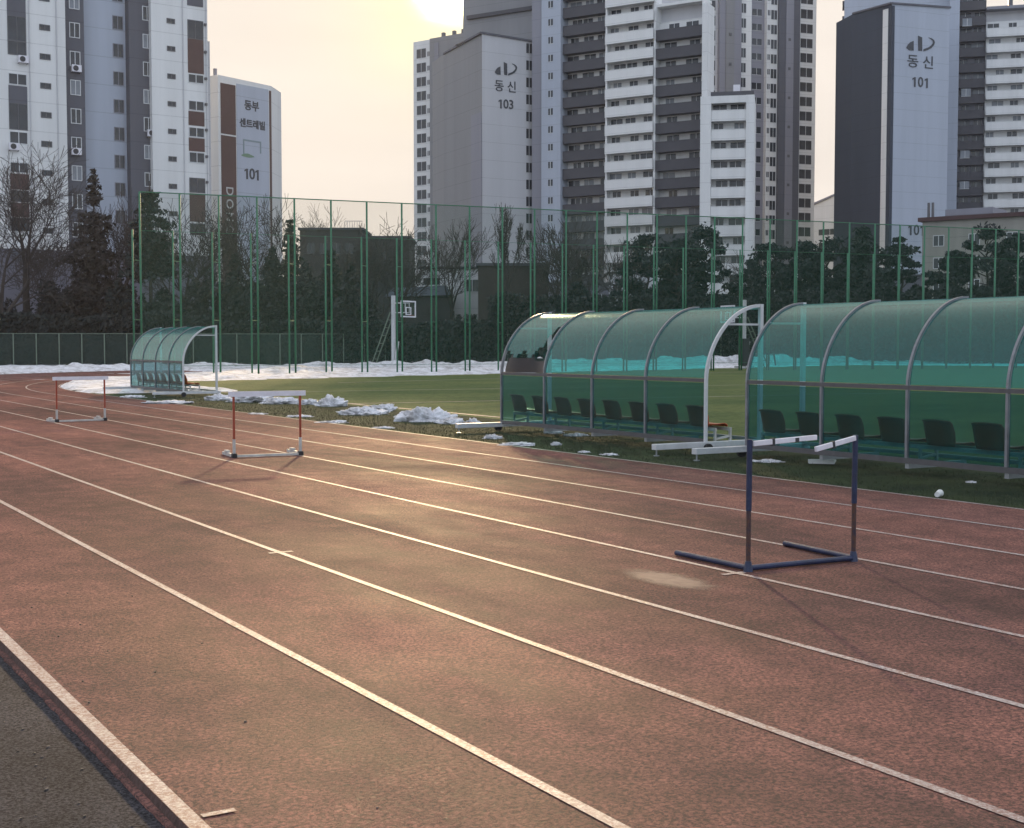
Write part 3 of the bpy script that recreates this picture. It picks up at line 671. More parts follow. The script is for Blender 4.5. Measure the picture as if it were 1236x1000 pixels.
# ------------------------------------------------------------------ buildings
class Fac:
    """vertical facade plane through two sight lines at given distances; local x along it, y into the building"""
    def __init__(s, pl, zl, pr, zr, py=417):
        s.A = V(pl, py, zl); s.B = V(pr, py, zr); s.A.z = s.B.z = 0
        s.d = (s.B - s.A).normalized(); s.n = Vector((-s.d.y, s.d.x, 0)); s.len = (s.B - s.A).length
        s.ang = math.atan2(s.d.y, s.d.x)
    def uz(s, px, py, depth=0.0):
        r = ray(px, py); P = s.A + s.n * depth; C = Vector((0, 0, CH))
        t = (P - C).dot(s.n) / r.dot(s.n); q = C + r * t
        return ((q - s.A).dot(s.d), q.z)
    def u(s, px, py=417, depth=0.0): return s.uz(px, py, depth)[0]
    def root(s, name, label, cat, group=None): return empty(name, (s.A.x, s.A.y, 0), s.ang, label, cat, group)
_wc = {}
def window(root, u, z, w, h, y=0.0, frame='win_frame', pane='pane', detail=True, name='window', mull=1):
    key = (round(w, 2), round(h, 2), frame, detail, mull)
    if key not in _wc:
        t = 0.07; mb = MB()
        mb.box((-w / 2, -0.05, -h / 2), (w / 2, 0.0, -h / 2 + t)).box((-w / 2, -0.05, h / 2 - t), (w / 2, 0.0, h / 2))
        mb.box((-w / 2, -0.05, -h / 2 + t), (-w / 2 + t, 0.0, h / 2 - t)).box((w / 2 - t, -0.05, -h / 2 + t), (w / 2, 0.0, h / 2 - t))
        for k in range(mull):
            x = -w / 2 + w * (k + 1) / (mull + 1); mb.box((x - t / 2, -0.045, -h / 2 + t), (x + t / 2, 0.0, h / 2 - t))
        me = mb.mesh('window', M[frame])
        pm = {p: MB().box((-w / 2 + t * .5, -0.022, -h / 2 + t * .5), (w / 2 - t * .5, -0.004, h / 2 - t * .5)).mesh('pane', M[p]) for p in ('pane', 'pane_pale')}
        _wc[key] = (me, pm)
    me, pm = _wc[key]
    o = link(name, me, root, (u, y, z)); link('pane', pm[pane], o); return o
_bx = {}
def slabwin(root, u, z, w, h, y, m='pane', name='window', sill='win_frame'):    # far window: one shallow glazed box
    key = (round(w, 2), round(h, 2), m, sill)
    if key not in _bx:
        mb = MB(); mb.box((-w / 2, -0.03, -h / 2), (w / 2, 0, h / 2), 0); mb.box((-0.04, -0.06, -h / 2), (0.04, -0.03, h / 2), 1); mb.box((-w / 2, -0.06, -h / 2 - 0.06), (w / 2, 0, -h / 2), 1)
        _bx[key] = mb.mesh('window', [M[m], M[sill]])
    return link(name, _bx[key], root, (u, y, z))
def text(body, root, u, z, size, m='letter', y=-0.06, off=0.0, rot=0.0, name='lettering', sx=1.0):
    cu = bpy.data.curves.new('lettering', 'FONT'); cu.body = body; cu.size = size; cu.align_x = 'CENTER'; cu.align_y = 'CENTER'; cu.offset = off; cu.extrude = 0.02
    t = bpy.data.objects.new('lettering_source', cu); col.objects.link(t)
    dg = bpy.context.evaluated_depsgraph_get(); dg.update(); me = bpy.data.meshes.new_from_object(t.evaluated_get(dg))
    bpy.data.objects.remove(t); me.materials.clear(); me.materials.append(M[m])
    o = link(name, me, root, (u, y, z)); o.rotation_euler = (R(90), rot, 0); o.scale = (sx, 1, 1); return o
def bay(root, u0, u1, zs, mat_par, y=0.0, rec=1.5, ph=1.5, back='white_paint', nwin=2, detail_seed=0, fl=2.7, gname='balcony_parapet'):
    rnd = random.Random(detail_seed)
    MB().box((u0, y + rec, 0), (u1, y + rec + 0.3, zs[-1] + fl)).build('wall', M[back], root)
    key = MB().box((u0 + 0.02, y - 0.12, -0.25), (u1 - 0.02, y + 0.06, ph - 0.25)); key.box((u0 + 0.02, y + 0.06, -0.18), (u1 - 0.02, y + rec, 0.0))
    key.box((u0 + 0.02, y - 0.16, ph - 0.25), (u1 - 0.02, y + 0.08, ph - 0.20))
    me = key.mesh(gname, M[mat_par])
    for z in zs:
        link(gname, me, root, (0, 0, z))
        for k in range(nwin):
            uc = u0 + (u1 - u0) * ((k + 0.5) / nwin + rnd.uniform(-0.06, 0.06)); w = rnd.choice((1.3, 1.6, 1.9)) 
            slabwin(root, uc, z + 1.28, w, 2.1, y + rec, rnd.choice(('pane', 'pane', 'pane', 'pane_pale')))

def number(ff, rt, s, px, py, hpx, gap=0.86):
    u, z = ff.uz(px, py); Zd = ff.A + ff.d * u; h = hpx * (Zd.x * sT + Zd.y * cT) / F; n = len(s)
    for i, ch in enumerate(s):
        uc = u + (i - (n - 1) / 2) * gap * h
        if ch == '1':
            q = [(-0.26, 0.20), (-0.26, 0.36), (-0.02, 0.5), (0.14, 0.5), (0.14, -0.5), (-0.06, -0.5), (-0.06, 0.30)]
            MB().slabxz([(uc + a * h, z + b * h) for a, b in q], -0.08, -0.03).build('lettering', M['letter'], rt)
        else: text(ch, rt, uc, z, h * 1.42, off=0.03, sx=1.0)
# ---- left apartment block
f = Fac(-70, 121.5, 258, 136.0, 100)
L1 = f.root('apartment_block', 'white and grey apartment block filling the upper left corner', 'apartment building')
TOP = 52.0
zlow = f.uz(60, 302)[1]
def seg(px0, px1, y, m, z0=0.0, z1=TOP, py=100, dep=10.0, nm='wall', label=None):
    u0, u1 = f.u(px0, py), f.u(px1, py); MB().box((u0, y, z0), (u1, y + dep, z1)).build(nm, M[m], L1, label=label); return u0, u1
seg(-70, 80, 0.0, 'white_paint', zlow); seg(80, 105, 0.7, 'slate_paint', zlow, label='dark grey recessed strip of wall')
seg(105, 160, 2.0, 'cool_paint', zlow, label='wall of the deep recess, its shade put into the bluish colour'); seg(160, 184, 0.9, 'slate_paint', zlow, label='dark grey recessed strip of wall'); seg(184, 252, 0.2, 'white_paint', zlow)  # deep recess: its shade is put into the bluish wall colour
seg(252, 259, 1.2, 'pale_grey', zlow, f.uz(255, 47)[1], dep=8)
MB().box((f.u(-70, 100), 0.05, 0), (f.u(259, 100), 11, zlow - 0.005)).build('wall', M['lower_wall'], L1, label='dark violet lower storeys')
for px in (70, 182.5): pass
fl = 2.72
def col_z(py0, px, depth=0.0): return f.uz(px, py0, depth)[1]
zb = col_z(209, 55)                                       # small bathroom windows, left column
for k in range(-5, 9):
    z = zb + k * fl
    if z > 1.5 and z < TOP - 1: window(L1, f.u(55, 100), z, 1.0, 0.55, -0.0, 'dark_frame')
zb = col_z(209, 88, 0.7)
for k in range(-3, 9):
    z = zb + k * fl
    if zlow < z - 1 and z < TOP - 1: window(L1, f.u(91, 100, 0.7), z, 1.0, 1.45, 0.7, 'win_frame', 'pane' if k % 3 else 'pane_pale')
zb = col_z(195.5, 143, 2.0)
for k in range(-4, 9):
    z = zb + k * fl
    if zlow < z - 1 and z < TOP - 1: window(L1, f.u(143, 100, 2.0), z, 1.05, 1.35, 2.0, 'mid_grey')
zb = col_z(184, 179, 0.9)
for k in range(-4, 9):
    z = zb + k * fl
    if zlow < z - 1 and z < TOP - 1: window(L1, f.u(178.5, 100, 0.9), z, 0.95, 1.4, 0.9, 'win_frame', 'pane' if k % 2 else 'pane_pale')
zb = col_z(192, 207, 0.2)
for k in range(-5, 9):
    z = zb + k * fl
    if z > 1.5 and z < TOP - 1: window(L1, f.u(207, 100, 0.2), z, 0.85, 0.5, 0.2, 'dark_frame')
# balcony columns with dark panels between the windows
def balcony_col(px0, px1, depth, items, py_ref=100):
    uc = (f.u(px0, py_ref, depth) + f.u(px1, py_ref, depth)) / 2; w = f.u(px1, py_ref, depth) - f.u(px0, py_ref, depth)
    for kind, ya, yb in items:
        z1 = col_z(ya, (px0 + px1) / 2, depth); z0 = col_z(yb, (px0 + px1) / 2, depth)
        if kind == 'w': window(L1, uc, (z0 + z1) / 2, w, z1 - z0, depth, 'win_frame')
        elif kind == 'd': MB().box((uc - w / 2, depth - 0.05, z0), (uc + w / 2, depth, z1)).build('balcony_screen', M['slate_paint'], L1)
        elif kind == 'g': window(L1, uc, (z0 + z1) / 2, w, z1 - z0, depth, 'dark_frame')
        else: MB().box((uc - w / 2, depth - 0.05, z0), (uc + w / 2, depth, z1)).build('balcony_panel', M['brown_paint'], L1)
balcony_col(10, 32.5, 0.0, [('d', -20, 20), ('g', 20, 50), ('g', 50, 67), ('w', 89, 103), ('d', 104, 125), ('g', 125, 157), ('w', 159, 174), ('w', 196, 209), ('b', 210, 229), ('g', 230, 244), ('b', 245, 262), ('g', 263, 279), ('d', 300, 316)])
balcony_col(227, 246, 0.2, [('d', -12, 8), ('g', 25, 48), ('b', 48, 89), ('w', 90, 101), ('w', 122, 134), ('b', 135, 152), ('w', 154, 166), ('b', 167, 183), ('w', 184, 197), ('g', 215, 233), ('b', 234, 268), ('g', 270, 284)])
for py in (30, 63, 95, 126, 157, 189, 220): 
    MB().box((f.u(249, 100) - 0.12, 0.0, col_z(py, 249) - 0.12), (f.u(249, 100) + 0.12, 0.2, col_z(py, 249) + 0.12)).build('vent', M['dark_frame'], L1)
for px in (36, 69, 222, 250):
    MB().tube((f.u(px, 100), -0.06 if px < 100 else 0.14, zlow), (f.u(px, 100), -0.06 if px < 100 else 0.14, TOP), 0.06, n=6).build('downpipe', M['pale_grey'], L1)
def aircon(px, py, depth, label):
    u, z = f.uz(px, py, depth); q = f.A + f.d * u + f.n * (depth - 0.35)
    r = empty('air_conditioner', (q.x, q.y, z), f.ang, label, 'air conditioner', 'air conditioners on the left apartment block')
    MB().box((-0.45, -0.18, -0.3), (0.45, 0.18, 0.35)).build('casing', M['plank'], r)
    MB().tube((-0.1, -0.2, 0.02), (-0.1, -0.18, 0.02), 0.26, n=16).build('fan', M['tape'], r)
    MB().bar((-0.4, 0, -0.34), (-0.4, 0.35, -0.34), 0.05, 0.06).bar((0.4, 0, -0.34), (0.4, 0.35, -0.34), 0.05, 0.06).build('bracket', M['dark_frame'], r)
aircon(27, 73, 0.0, 'air conditioner at the left edge under the topmost glazed balcony')
aircon(16, 178, 0.0, 'air conditioner at the left edge above the bare trees')
aircon(91, 84, 0.7, 'upper air conditioner on the left dark grey wall strip')
aircon(91, 184, 0.7, 'lower air conditioner on the left dark grey wall strip')
aircon(182, 162, 0.9, 'air conditioner on the right dark grey wall strip')

# ---- gable block with vertical lettering
f = Fac(264, 150.0, 328, 156.0, 200)
g = f.root('apartment_block', 'pale gable end block marked 101 with a brown stripe, right of the corner block', 'apartment building')
u0, u1 = 0.0, f.len; zt0 = f.uz(266, 91)[1]; zt1 = f.uz(327, 104)[1]; zt = (zt0 + zt1) / 2
fR = Fac(328, 156.0, 340, 160.5, 200)
e = fR.B - f.A; ue, ye = e.dot(f.d), e.dot(f.n); zt2 = fR.uz(339, 112)[1]
b = MB(); k = [(u0, 0), (u1, 0), (ue, ye), (ue - 1.2, ye + 9), (u0 - 0.5, 9)]
top = [zt0, zt1, zt2, zt2, zt0]
n = 5
b.v = [(x, y, 0) for x, y in k] + [(x, y, z) for (x, y), z in zip(k, top)]
b.f = [(0, 1, 6, 5), (1, 2, 7, 6), (2, 3, 8, 7), (3, 4, 9, 8), (4, 0, 5, 9), (5, 6, 7, 8, 9)]; b.m = [0] * 6
b.build('wall', M['white_paint'], g)
def panel(ff, rt, px0, px1, py0, py1, m, nm='panel', t=0.04, pr=200):
    ua, ub = ff.u(px0, pr), ff.u(px1, pr); pm = (px0 + px1) / 2; z1 = ff.uz(pm, py0)[1]; z0 = 0 if py1 is None else ff.uz(pm, py1)[1]
    MB().box((ua, -t, z0), (ub, 0.0, z1)).build(nm, M[m], rt)
panel(f, g, 267, 285, 102, 162.5, 'brown_paint'); panel(f, g, 267, 285, 164.5, None, 'brown_paint')
panel(f, g, 286, 324.5, 105, None, 'cool_paint'); panel(f, g, 325.5, 327.9, 110, None, 'brown_paint')
def tx(ff, rt, s, px, py, hpx, m='letter', rot=0.0, off=0.02, k=1.0, sx=1.0):
    u, z = ff.uz(px, py); Zd = (ff.A + ff.d * u); Zf = Zd.x * sT + Zd.y * cT
    return text(s, rt, u, z, hpx * Zf / F * k, m, off=off, rot=rot, sx=sx)
tx(f, g, '동부', 303.5, 129, 12, off=0.03, k=1.05, sx=0.98); tx(f, g, '센트레빌', 304.5, 151, 11, off=0.03, k=1.0, sx=0.98)
number(f, g, '101', 304, 211, 12.5, 0.66)
for i, ch in enumerate('DONG'): tx(f, g, ch, 276.5, 231 + i * 15.5, 13, 'letter_white', rot=R(90), off=0.01, k=1.15)
lg = MB(); uA, zA = f.uz(293, 168); uB, zB = f.uz(315, 189)
lg.box((uA, -0.07, zB), (uA + 0.18, -0.045, zA)).box((uA + 0.18, -0.07, zA - 0.18), (uB - 0.18, -0.045, zA)).box((uB - 0.18, -0.07, zB + 0.3), (uB, -0.045, zA)); lg.build('logo', M['logo_teal'], g)
lg = MB(); pts = []
for i in range(11): t = i / 10; pts.append((uA - 0.25 + (uB - uA) * 0.7 * t, zB - 0.15 + 0.30 * math.sin(t * math.pi) * (1 - 0.4 * t)))
for i in range(10, -1, -1): t = i / 10; pts.append((uA - 0.25 + (uB - uA) * 0.7 * t, zB - 0.22 - 0.12 * math.sin(t * math.pi)))
lg.slabxz(pts, -0.075, -0.045); lg.build('logo', M['logo_green'], g)
MB().box((0.4, 1.0, zt0 - 1.0), (0.7, 1.3, zt0 + 0.9)).build('chimney', M['mid_grey'], g)

# ---- block 103: far slab, sign tower, main slab, white annex, right tower
f = Fac(499, 262.0, 566, 254.0, 200)
s1 = f.root('apartment_block', 'slim distant tower block left of the tower marked 103, top catching the sun', 'apartment building')
zt = f.uz(530, 46)[1]; U = lambda p: f.u(p, 200)
MB().box((U(499.5), 0, 0), (U(521), 12, zt)).build('wall', M['white_paint'], s1); MB().box((U(521), -0.5, 0), (U(566), 12, zt)).build('wall', M['lilac_grey'], s1, label='grey wall strip')
MB().box((U(527), -0.62, 0), (U(532), -0.5, zt - 1)).build('wall_strip', M['mid_grey'], s1)
for px in (523, 536, 547): MB().box((U(px) - 0.3, 3, zt), (U(px) + 0.3, 3.6, zt + 1.8)).build('roof_vent', M['dark_frame'], s1)
for k in range(23):
    z = zt - 2.4 - k * 2.72
    if z > 2: slabwin(s1, U(509), z, 2.3, 1.75, 0.0); slabwin(s1, U(517.5), z - 0.3, 0.55, 0.9, 0.0, 'dark_frame')
# tower with the sign
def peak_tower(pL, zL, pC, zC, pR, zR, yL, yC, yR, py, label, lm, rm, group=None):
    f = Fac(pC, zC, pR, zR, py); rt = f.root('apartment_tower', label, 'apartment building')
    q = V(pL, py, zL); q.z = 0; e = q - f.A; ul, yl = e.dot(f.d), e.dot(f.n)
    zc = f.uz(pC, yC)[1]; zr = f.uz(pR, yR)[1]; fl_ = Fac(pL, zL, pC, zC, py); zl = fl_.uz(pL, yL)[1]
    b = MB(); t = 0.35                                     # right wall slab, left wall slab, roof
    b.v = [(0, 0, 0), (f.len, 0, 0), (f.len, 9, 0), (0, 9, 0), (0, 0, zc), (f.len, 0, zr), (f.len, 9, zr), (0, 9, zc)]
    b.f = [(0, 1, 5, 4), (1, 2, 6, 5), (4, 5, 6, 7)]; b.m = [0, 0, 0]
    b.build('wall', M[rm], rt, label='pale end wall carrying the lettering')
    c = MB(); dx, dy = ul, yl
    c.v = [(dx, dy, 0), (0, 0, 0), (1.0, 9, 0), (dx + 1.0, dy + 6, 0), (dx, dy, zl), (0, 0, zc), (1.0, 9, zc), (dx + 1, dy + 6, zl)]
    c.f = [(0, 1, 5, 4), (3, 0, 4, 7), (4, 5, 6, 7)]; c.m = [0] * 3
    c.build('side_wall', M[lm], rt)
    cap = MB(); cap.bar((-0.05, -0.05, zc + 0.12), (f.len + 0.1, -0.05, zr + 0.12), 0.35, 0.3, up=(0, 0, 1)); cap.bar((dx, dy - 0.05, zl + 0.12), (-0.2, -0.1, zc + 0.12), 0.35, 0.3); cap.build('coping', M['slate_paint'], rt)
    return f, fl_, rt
def dong_sin(f, rt, px0, px1, py0, py1):
    uA, zA = f.uz(px0, py0); uB, zB = f.uz(px1, py1); w, h = uB - uA, zA - zB
    P = lambda x, y: (uA + x * w, zB + (1 - y) * h)
    lg = MB()
    lg.slabxz([P(0.0, .86), P(.05, .66), P(.13, .48), P(.25, .36), P(.255, 1.0), P(.10, 1.0)], -0.09, -0.03)
    lg.slabxz([P(.40, 0.0), P(.545, .08), P(.555, .97), P(.42, .97)], -0.09, -0.03)
    out = [P(.60, .98), P(.74, .88), P(.88, .72), P(.97, .50), P(1.0, .32), P(.97, .17), P(.88, .07), P(.76, .04)]
    inn = [P(.86, .12), P(.925, .22), P(.93, .36), P(.88, .52), P(.79, .67), P(.60, .84)]
    lg.slabxz(out + inn, -0.09, -0.03); lg.build('logo', M['letter'], rt)
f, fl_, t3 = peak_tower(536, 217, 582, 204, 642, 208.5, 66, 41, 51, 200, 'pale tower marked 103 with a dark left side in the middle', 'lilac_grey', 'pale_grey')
dong_sin(f, t3, 597, 624, 74, 93)
tx(f, t3, '동 신', 610, 105.5, 13, off=0.012, k=1.12, sx=1.0); number(f, t3, '103', 610.5, 126.5, 10.5, 0.70)
for k in range(16):
    z = f.uz(640, 59)[1] - k * 2.62
    slabwin(t3, f.u(638.5, 200), z, 1.0, 1.5, 0.0)
# lighter strip on the side wall
ang = math.atan2(fl_.d.y, fl_.d.x) - f.ang
o = MB().box((fl_.len * 0.74, -0.12, 0), (fl_.len - 0.05, -0.02, fl_.uz(575, 138)[1])).build('wall_strip', M['mid_grey'], t3); q = fl_.A - f.A; o.location = (q.dot(f.d), q.dot(f.n), 0); o.rotation_euler = (0, 0, ang)
# main slab
f = Fac(640, 207.5, 849, 192.5, 200)
ms = f.root('apartment_block', 'long apartment slab with dark and white balcony bays behind tower 103', 'apartment building')
U = lambda p: f.u(p, 200)
HT = 66.0; zc = f.uz(820, 4)[1]
q = V(559, 100, 222); q.z = 0; e = q - f.A; ub = e.dot(f.d)
MB().box((ub, e.dot(f.n), 0), (U(655) - 0.0, e.dot(f.n) + 10, HT)).build('wall', M['lilac_grey'], ms)
zz = f.uz(600, 30)[1] * 1.07
MB().box((ub + 1.0, e.dot(f.n) - 0.5, zz - 0.3), (U(640) - 1, e.dot(f.n), zz + 0.3)).build('ledge', M['parapet_dark'], ms)
MB().box((U(642), 0.0, 0), (U(655), 8, HT)).build('wall', M['mid_grey'], ms); MB().box((U(655), -0.4, 0), (U(678), 8, HT)).build('wall', M['cool_paint'], ms, label='bluish grey wall with one window column')
nf = 24
zs0 = f.uz(760, 64)[1] - 0.9; zs = [zs0 + (k - 16) * 2.7 for k in range(nf)]; zs = [z for z in zs if z > 2]
for z in zs: slabwin(ms, U(666), z + 1.5, 0.8, 1.0, -0.4)
bay(ms, U(678.5), U(731), [z - 0.5 for z in zs], 'parapet_dark', 0.3, nwin=3, detail_seed=1)
bay(ms, U(731), U(789), zs, 'white_paint', -0.3, nwin=3, detail_seed=2)
zsc = [z - 0.3 for z in zs if z < zc - 2.5]
bay(ms, U(789.5), U(846), zsc, 'parapet_dark', 0.3, nwin=2, detail_seed=3)
for p, hh in ((731, HT), (789, HT), (847, zc)): MB().box((U(p) - 0.15, 0.1, 0), (U(p) + 0.15, 2.2, hh)).build('fin_wall', M['white_paint'], ms)
MB().box((U(789), 0.5, zc), (U(848), 3, zc + 0.4)).build('roof', M['white_paint'], ms)
MB().box((U(678), 2.0, 0), (U(789), 12, HT)).prism([(U(789), 2.2), (U(848.5), 2.2), (U(848.5) - 5.5, 12), (U(789), 12)], 0, zc).build('wall', M['pale_grey'], ms)
MB().prism([(U(848.5), -0.6), (U(855), -0.6), (U(852.5), 2.6), (U(848.5), 2.6)], 0, f.uz(852, 5)[1]).build('pier', M['white_paint'], ms)
# white annex
f = Fac(845, 188.5, 910, 187.0, 200)
an = f.root('apartment_block', 'lower white balcony block before the taller slabs, dark flat roof', 'apartment building')
U = lambda p: f.u(p, 200); zt = f.uz(878, 116)[1]
zs = [f.uz(878, 139)[1] - 0.6 - 2.68 * k for k in range(16)]; zs = sorted(z for z in zs if z > 1)
bay(an, U(858), U(900), zs, 'white_paint', 0.0, nwin=2, detail_seed=5)
MB().box((U(845), -0.3, 0), (U(858), 9, zt)).build('pier', M['white_paint'], an); MB().box((U(900), -0.3, 0), (U(910), 9, zt)).build('pier', M['white_paint'], an)
MB().box((U(858), 2.0, 0), (U(900), 9, zt)).build('wall', M['pale_grey'], an)
MB().box((U(858), -0.2, zt - 1.0), (U(900), 2, zt)).build('fascia', M['white_paint'], an); MB().box((U(857), 0.5, zt), (U(909), 9, zt + 0.7)).build('roof', M['parapet_dark'], an)
MB().box((U(884), 1.0, zt + 0.7), (U(892), 3, zt + 1.7)).build('roof_hatch', M['plank'], an)
# right tower
f = Fac(852, 246.0, 984, 254.0, 200)
rt = f.root('apartment_tower', 'tall grey and white tower block behind the white annex', 'apartment building')
U = lambda p: f.u(p, 200); HT = 76
for a, b2, y, m, lb in ((852, 867, 0.6, 'pale_grey', None), (867, 893, -0.2, 'mid_grey', 'grey wall strip'), (893, 907, 0.4, 'white_paint', None), (907, 925, 1.2, 'mid_grey', 'grey recessed wall with triple windows'), (925, 938, 0.3, 'white_paint', None), (938, 963, -0.3, 'slate_paint', 'dark wall strip'), (963, 984, 0.2, 'white_paint', None)):
    MB().box((U(a), y, 0), (U(b2), 12, HT)).build('wall', M[m], rt, label=lb)
MB().box((U(946), -0.45, 0), (U(955), -0.3, HT)).build('wall_strip', M['mid_grey'], rt); MB().box((U(874), -0.35, 0), (U(884), -0.2, HT)).build('wall_strip', M['lilac_grey'], rt)
z0 = f.uz(970, 52)[1]
for k in range(-4, 20):
    z = z0 - k * 2.72
    if z < 3 or z > HT - 1: continue
    slabwin(rt, U(972.5), z, 2.6, 1.7, 0.2); slabwin(rt, U(933.5), z - 0.7, 1.2, 1.7, 0.3); slabwin(rt, U(916), z - 0.3, 2.0, 1.2, 1.2, 'pane')
    slabwin(rt, U(927.5), z - 0.4, 0.5, 1.0, 0.3)
    if k < 7: slabwin(rt, U(859), z, 1.7, 1.8, 0.6); slabwin(rt, U(897), z, 1.1, 1.7, 0.4)
for k in range(14):
    for p in (879, 950): MB().box((U(p) - 0.25, -0.5, z0 - k * 5.4), (U(p) + 0.25, -0.3, z0 - k * 5.4 + 0.5)).build('vent', M['dark_frame'], rt)

# ---- right complex: tower marked 101 and balcony slab
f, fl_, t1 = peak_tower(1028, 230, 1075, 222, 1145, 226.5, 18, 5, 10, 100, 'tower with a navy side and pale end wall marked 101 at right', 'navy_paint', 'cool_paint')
dong_sin(f, t1, 1094, 1128, 42, 64)
tx(f, t1, '동 신', 1111, 76, 14, off=0.014, k=1.18, sx=1.15); number(f, t1, '101', 1111, 100, 11.5, 0.78); number(f, t1, '101', 1106, 278.5, 12, 0.74)
MB().box((0, -0.08, 0), (f.u(1078.5, 100), -0.0, f.uz(1077, 7)[1])).build('wall_strip', M['navy_paint'], t1)
o = MB().box((fl_.u(1065, 100), -0.10, 0), (fl_.len - 0.7, -0.02, fl_.uz(1068, 12)[1])).build('wall_strip', M['white_paint'], t1); q = fl_.A - f.A; o.location = (q.dot(f.d), q.dot(f.n), 0); o.rotation_euler = (0, 0, math.atan2(fl_.d.y, fl_.d.x) - f.ang)
f = Fac(1018, 241.0, 1290, 232.0, 100)
rs = f.root('apartment_block', 'apartment slab with white balconies at the right edge behind tower 101', 'apartment building')
U = lambda p: f.u(p, 100); HT = 72.0; zc = f.uz(1210, 11)[1]
MB().box((U(1018), 2.0, 0), (U(1157), 12, HT)).build('wall', M['cool_paint'], rs); MB().box((U(1019.5), 2.5, 0), (U(1029), 2.6 + 8, HT)).build('wall', M['brown_paint'], rs, label='dark brown end wall with small balconies')
for k in range(25):
    z = 3 + k * 2.72; MB().box((U(1019.5) - 0.55, 3.2, z), (U(1019.5), 5.5, z + 1.2)).build('balcony', M['parapet_dark'], rs)
MB().box((U(1145), 0.0, 0), (U(1157), 2, HT)).build('wall', M['cool_paint'], rs, label='bluish grey wall strip')
z0 = f.uz(1212, 97 / 2.94 + 4)[1] - 0.8
zs = sorted(z for z in [z0 + 2.7 * k for k in range(-22, 6)] if 2 < z < HT - 3)
bay(rs, U(1157.5), U(1189.5), [z - 0.4 for z in zs], 'parapet_dark', 0.6, nwin=2, detail_seed=8, back='mid_grey')
bay(rs, U(1190), U(1290), [z for z in zs if z < zc - 2.6], 'white_paint', -0.2, nwin=4, detail_seed=9, ph=1.45)
MB().box((U(1189.5), -0.2, zc), (U(1290), 12, zc + 0.5)).build('roof', M['mid_grey'], rs); MB().box((U(1157), 2.4, 0), (U(1189.5), 12, HT)).box((U(1190), 1.8, 0), (U(1290), 12, zc)).build('wall', M['pale_grey'], rs)
MB().box((U(1216), 0.4, zc + 0.5), (U(1221), 1.4, zc + 2.6)).build('roof_vent', M['dark_frame'], rs)
for k in range(6):
    slabwin(rs, U(1160 + 0) + 0.9, f.uz(1173, 26 + 85 * k)[1] if k < 2 else f.uz(1173, 111)[1] - 2.7 * k * 2, 1.6, 1.3, 0.45, 'pane_pale')

# ---- cream school building
f = Fac(1113, 150.0, 1300, 140.0, 300)
cb = f.root('school_building', 'low cream building with a dark red roof edge before tower 101', 'building')
U = lambda p: f.u(p, 300); zt = f.uz(1150, 266)[1]
MB().box((0, 0, 0), (f.len, 10, zt)).build('wall', M['cream_wall'], cb); MB().box((-0.4, -0.4, zt), (f.len, 10.4, zt + 0.45)).build('roof', M['roof_red'], cb)
MB().box((U(1129), 3, zt + 0.45), (U(1187), 8, zt + 1.5)).build('roof_block', M['mid_grey'], cb)
for p in (1116, 1121): MB().box((U(p) - 0.12, 1, zt + 0.45), (U(p) + 0.12, 1.25, zt + 2.2)).build('chimney', M['dark_frame'], cb)
for px, py in ((1133, 291), (1133, 318), (1176, 289), (1176, 316), (1222, 287), (1222, 314), (1133, 345), (1176, 344)):
    u, z = f.uz(px, py); window(cb, u, z, 1.25, 1.25, 0.0, 'win_frame')
# ---- pale gable far
f = Fac(980, 300.0, 1040, 292.0, 250)
gh = f.root('gable_building', 'distant pale building with a sloping roof between the two tall complexes', 'building')
zA = f.uz(981, 249)[1]; zB = f.uz(1016, 232)[1]
MB().slabxz([(0, 0), (f.len, 0), (f.len, zB + 0.7), (f.u(1016), zB), (0, zA)], 0, 14).build('wall', M['white_paint'], gh)
MB().slabxz([(-0.3, zA), (f.u(1016), zB), (f.u(1016), zB + 0.4), (-0.3, zA + 0.4)], -0.3, 14.2).build('roof', M['mid_grey'], gh)
for k in range(4): slabwin(gh, f.u(1000), zA - 6 - 3 * k, 5.5, 1.3, 0.0)
# ---- low dark blocks and houses
def low_block(p0, p1, py, Z, m, label, nm='low_building', dep=8, extra=None, Z2=None):
    f = Fac(p0, Z, p1, Z2 or Z, py); r = f.root(nm, label, 'building'); zt = f.uz((p0 + p1) / 2, py)[1]
    MB().box((0, 0, 0), (f.len, dep, zt)).build('wall', M[m], r); MB().box((-0.2, -0.2, zt), (f.len + 0.2, dep + 0.2, zt + 0.25)).build('roof', M['parapet_dark'], r)
    return f, r, zt
f, r, zt = low_block(362, 437, 278, 146, 'dark_wall', 'dark flat roofed block with a roof railing, left one of two')
rl = MB(); 
for k in range(8): rl.bar((f.len * 0.72 + k * 0.27, 0.2, zt + 0.2), (f.len * 0.72 + k * 0.27, 0.2, zt + 1.0), 0.04, 0.04, up=(1, 0, 0))
rl.bar((f.len * 0.72, 0.2, zt + 1.0), (f.len, 0.2, zt + 1.0), 0.05, 0.05); rl.build('railing', M['mid_grey'], r)
for k in range(4): slabwin(r, 1.2 + 1.4 * k, zt - 2.0, 0.9, 1.1, 0.0, sill='dark_frame')
f, r, zt = low_block(438, 494, 288, 142, 'dark_wall', 'dark flat roofed block, right one of two, beside the slim tower')
for k in range(3): slabwin(r, 1.0 + 1.4 * k, zt - 2.0, 0.9, 1.1, 0.0, sill='dark_frame')
f, r, zt = low_block(508, 592, 325, 138, 'white_paint', 'small white house with a blue lean to roof behind the basketball stand', 'house')
slabwin(r, f.u(521, 340), f.uz(521, 340)[1], 1.7, 0.7, 0.0); slabwin(r, f.u(570, 345), f.uz(570, 345)[1], 1.2, 1.2, 0.0)
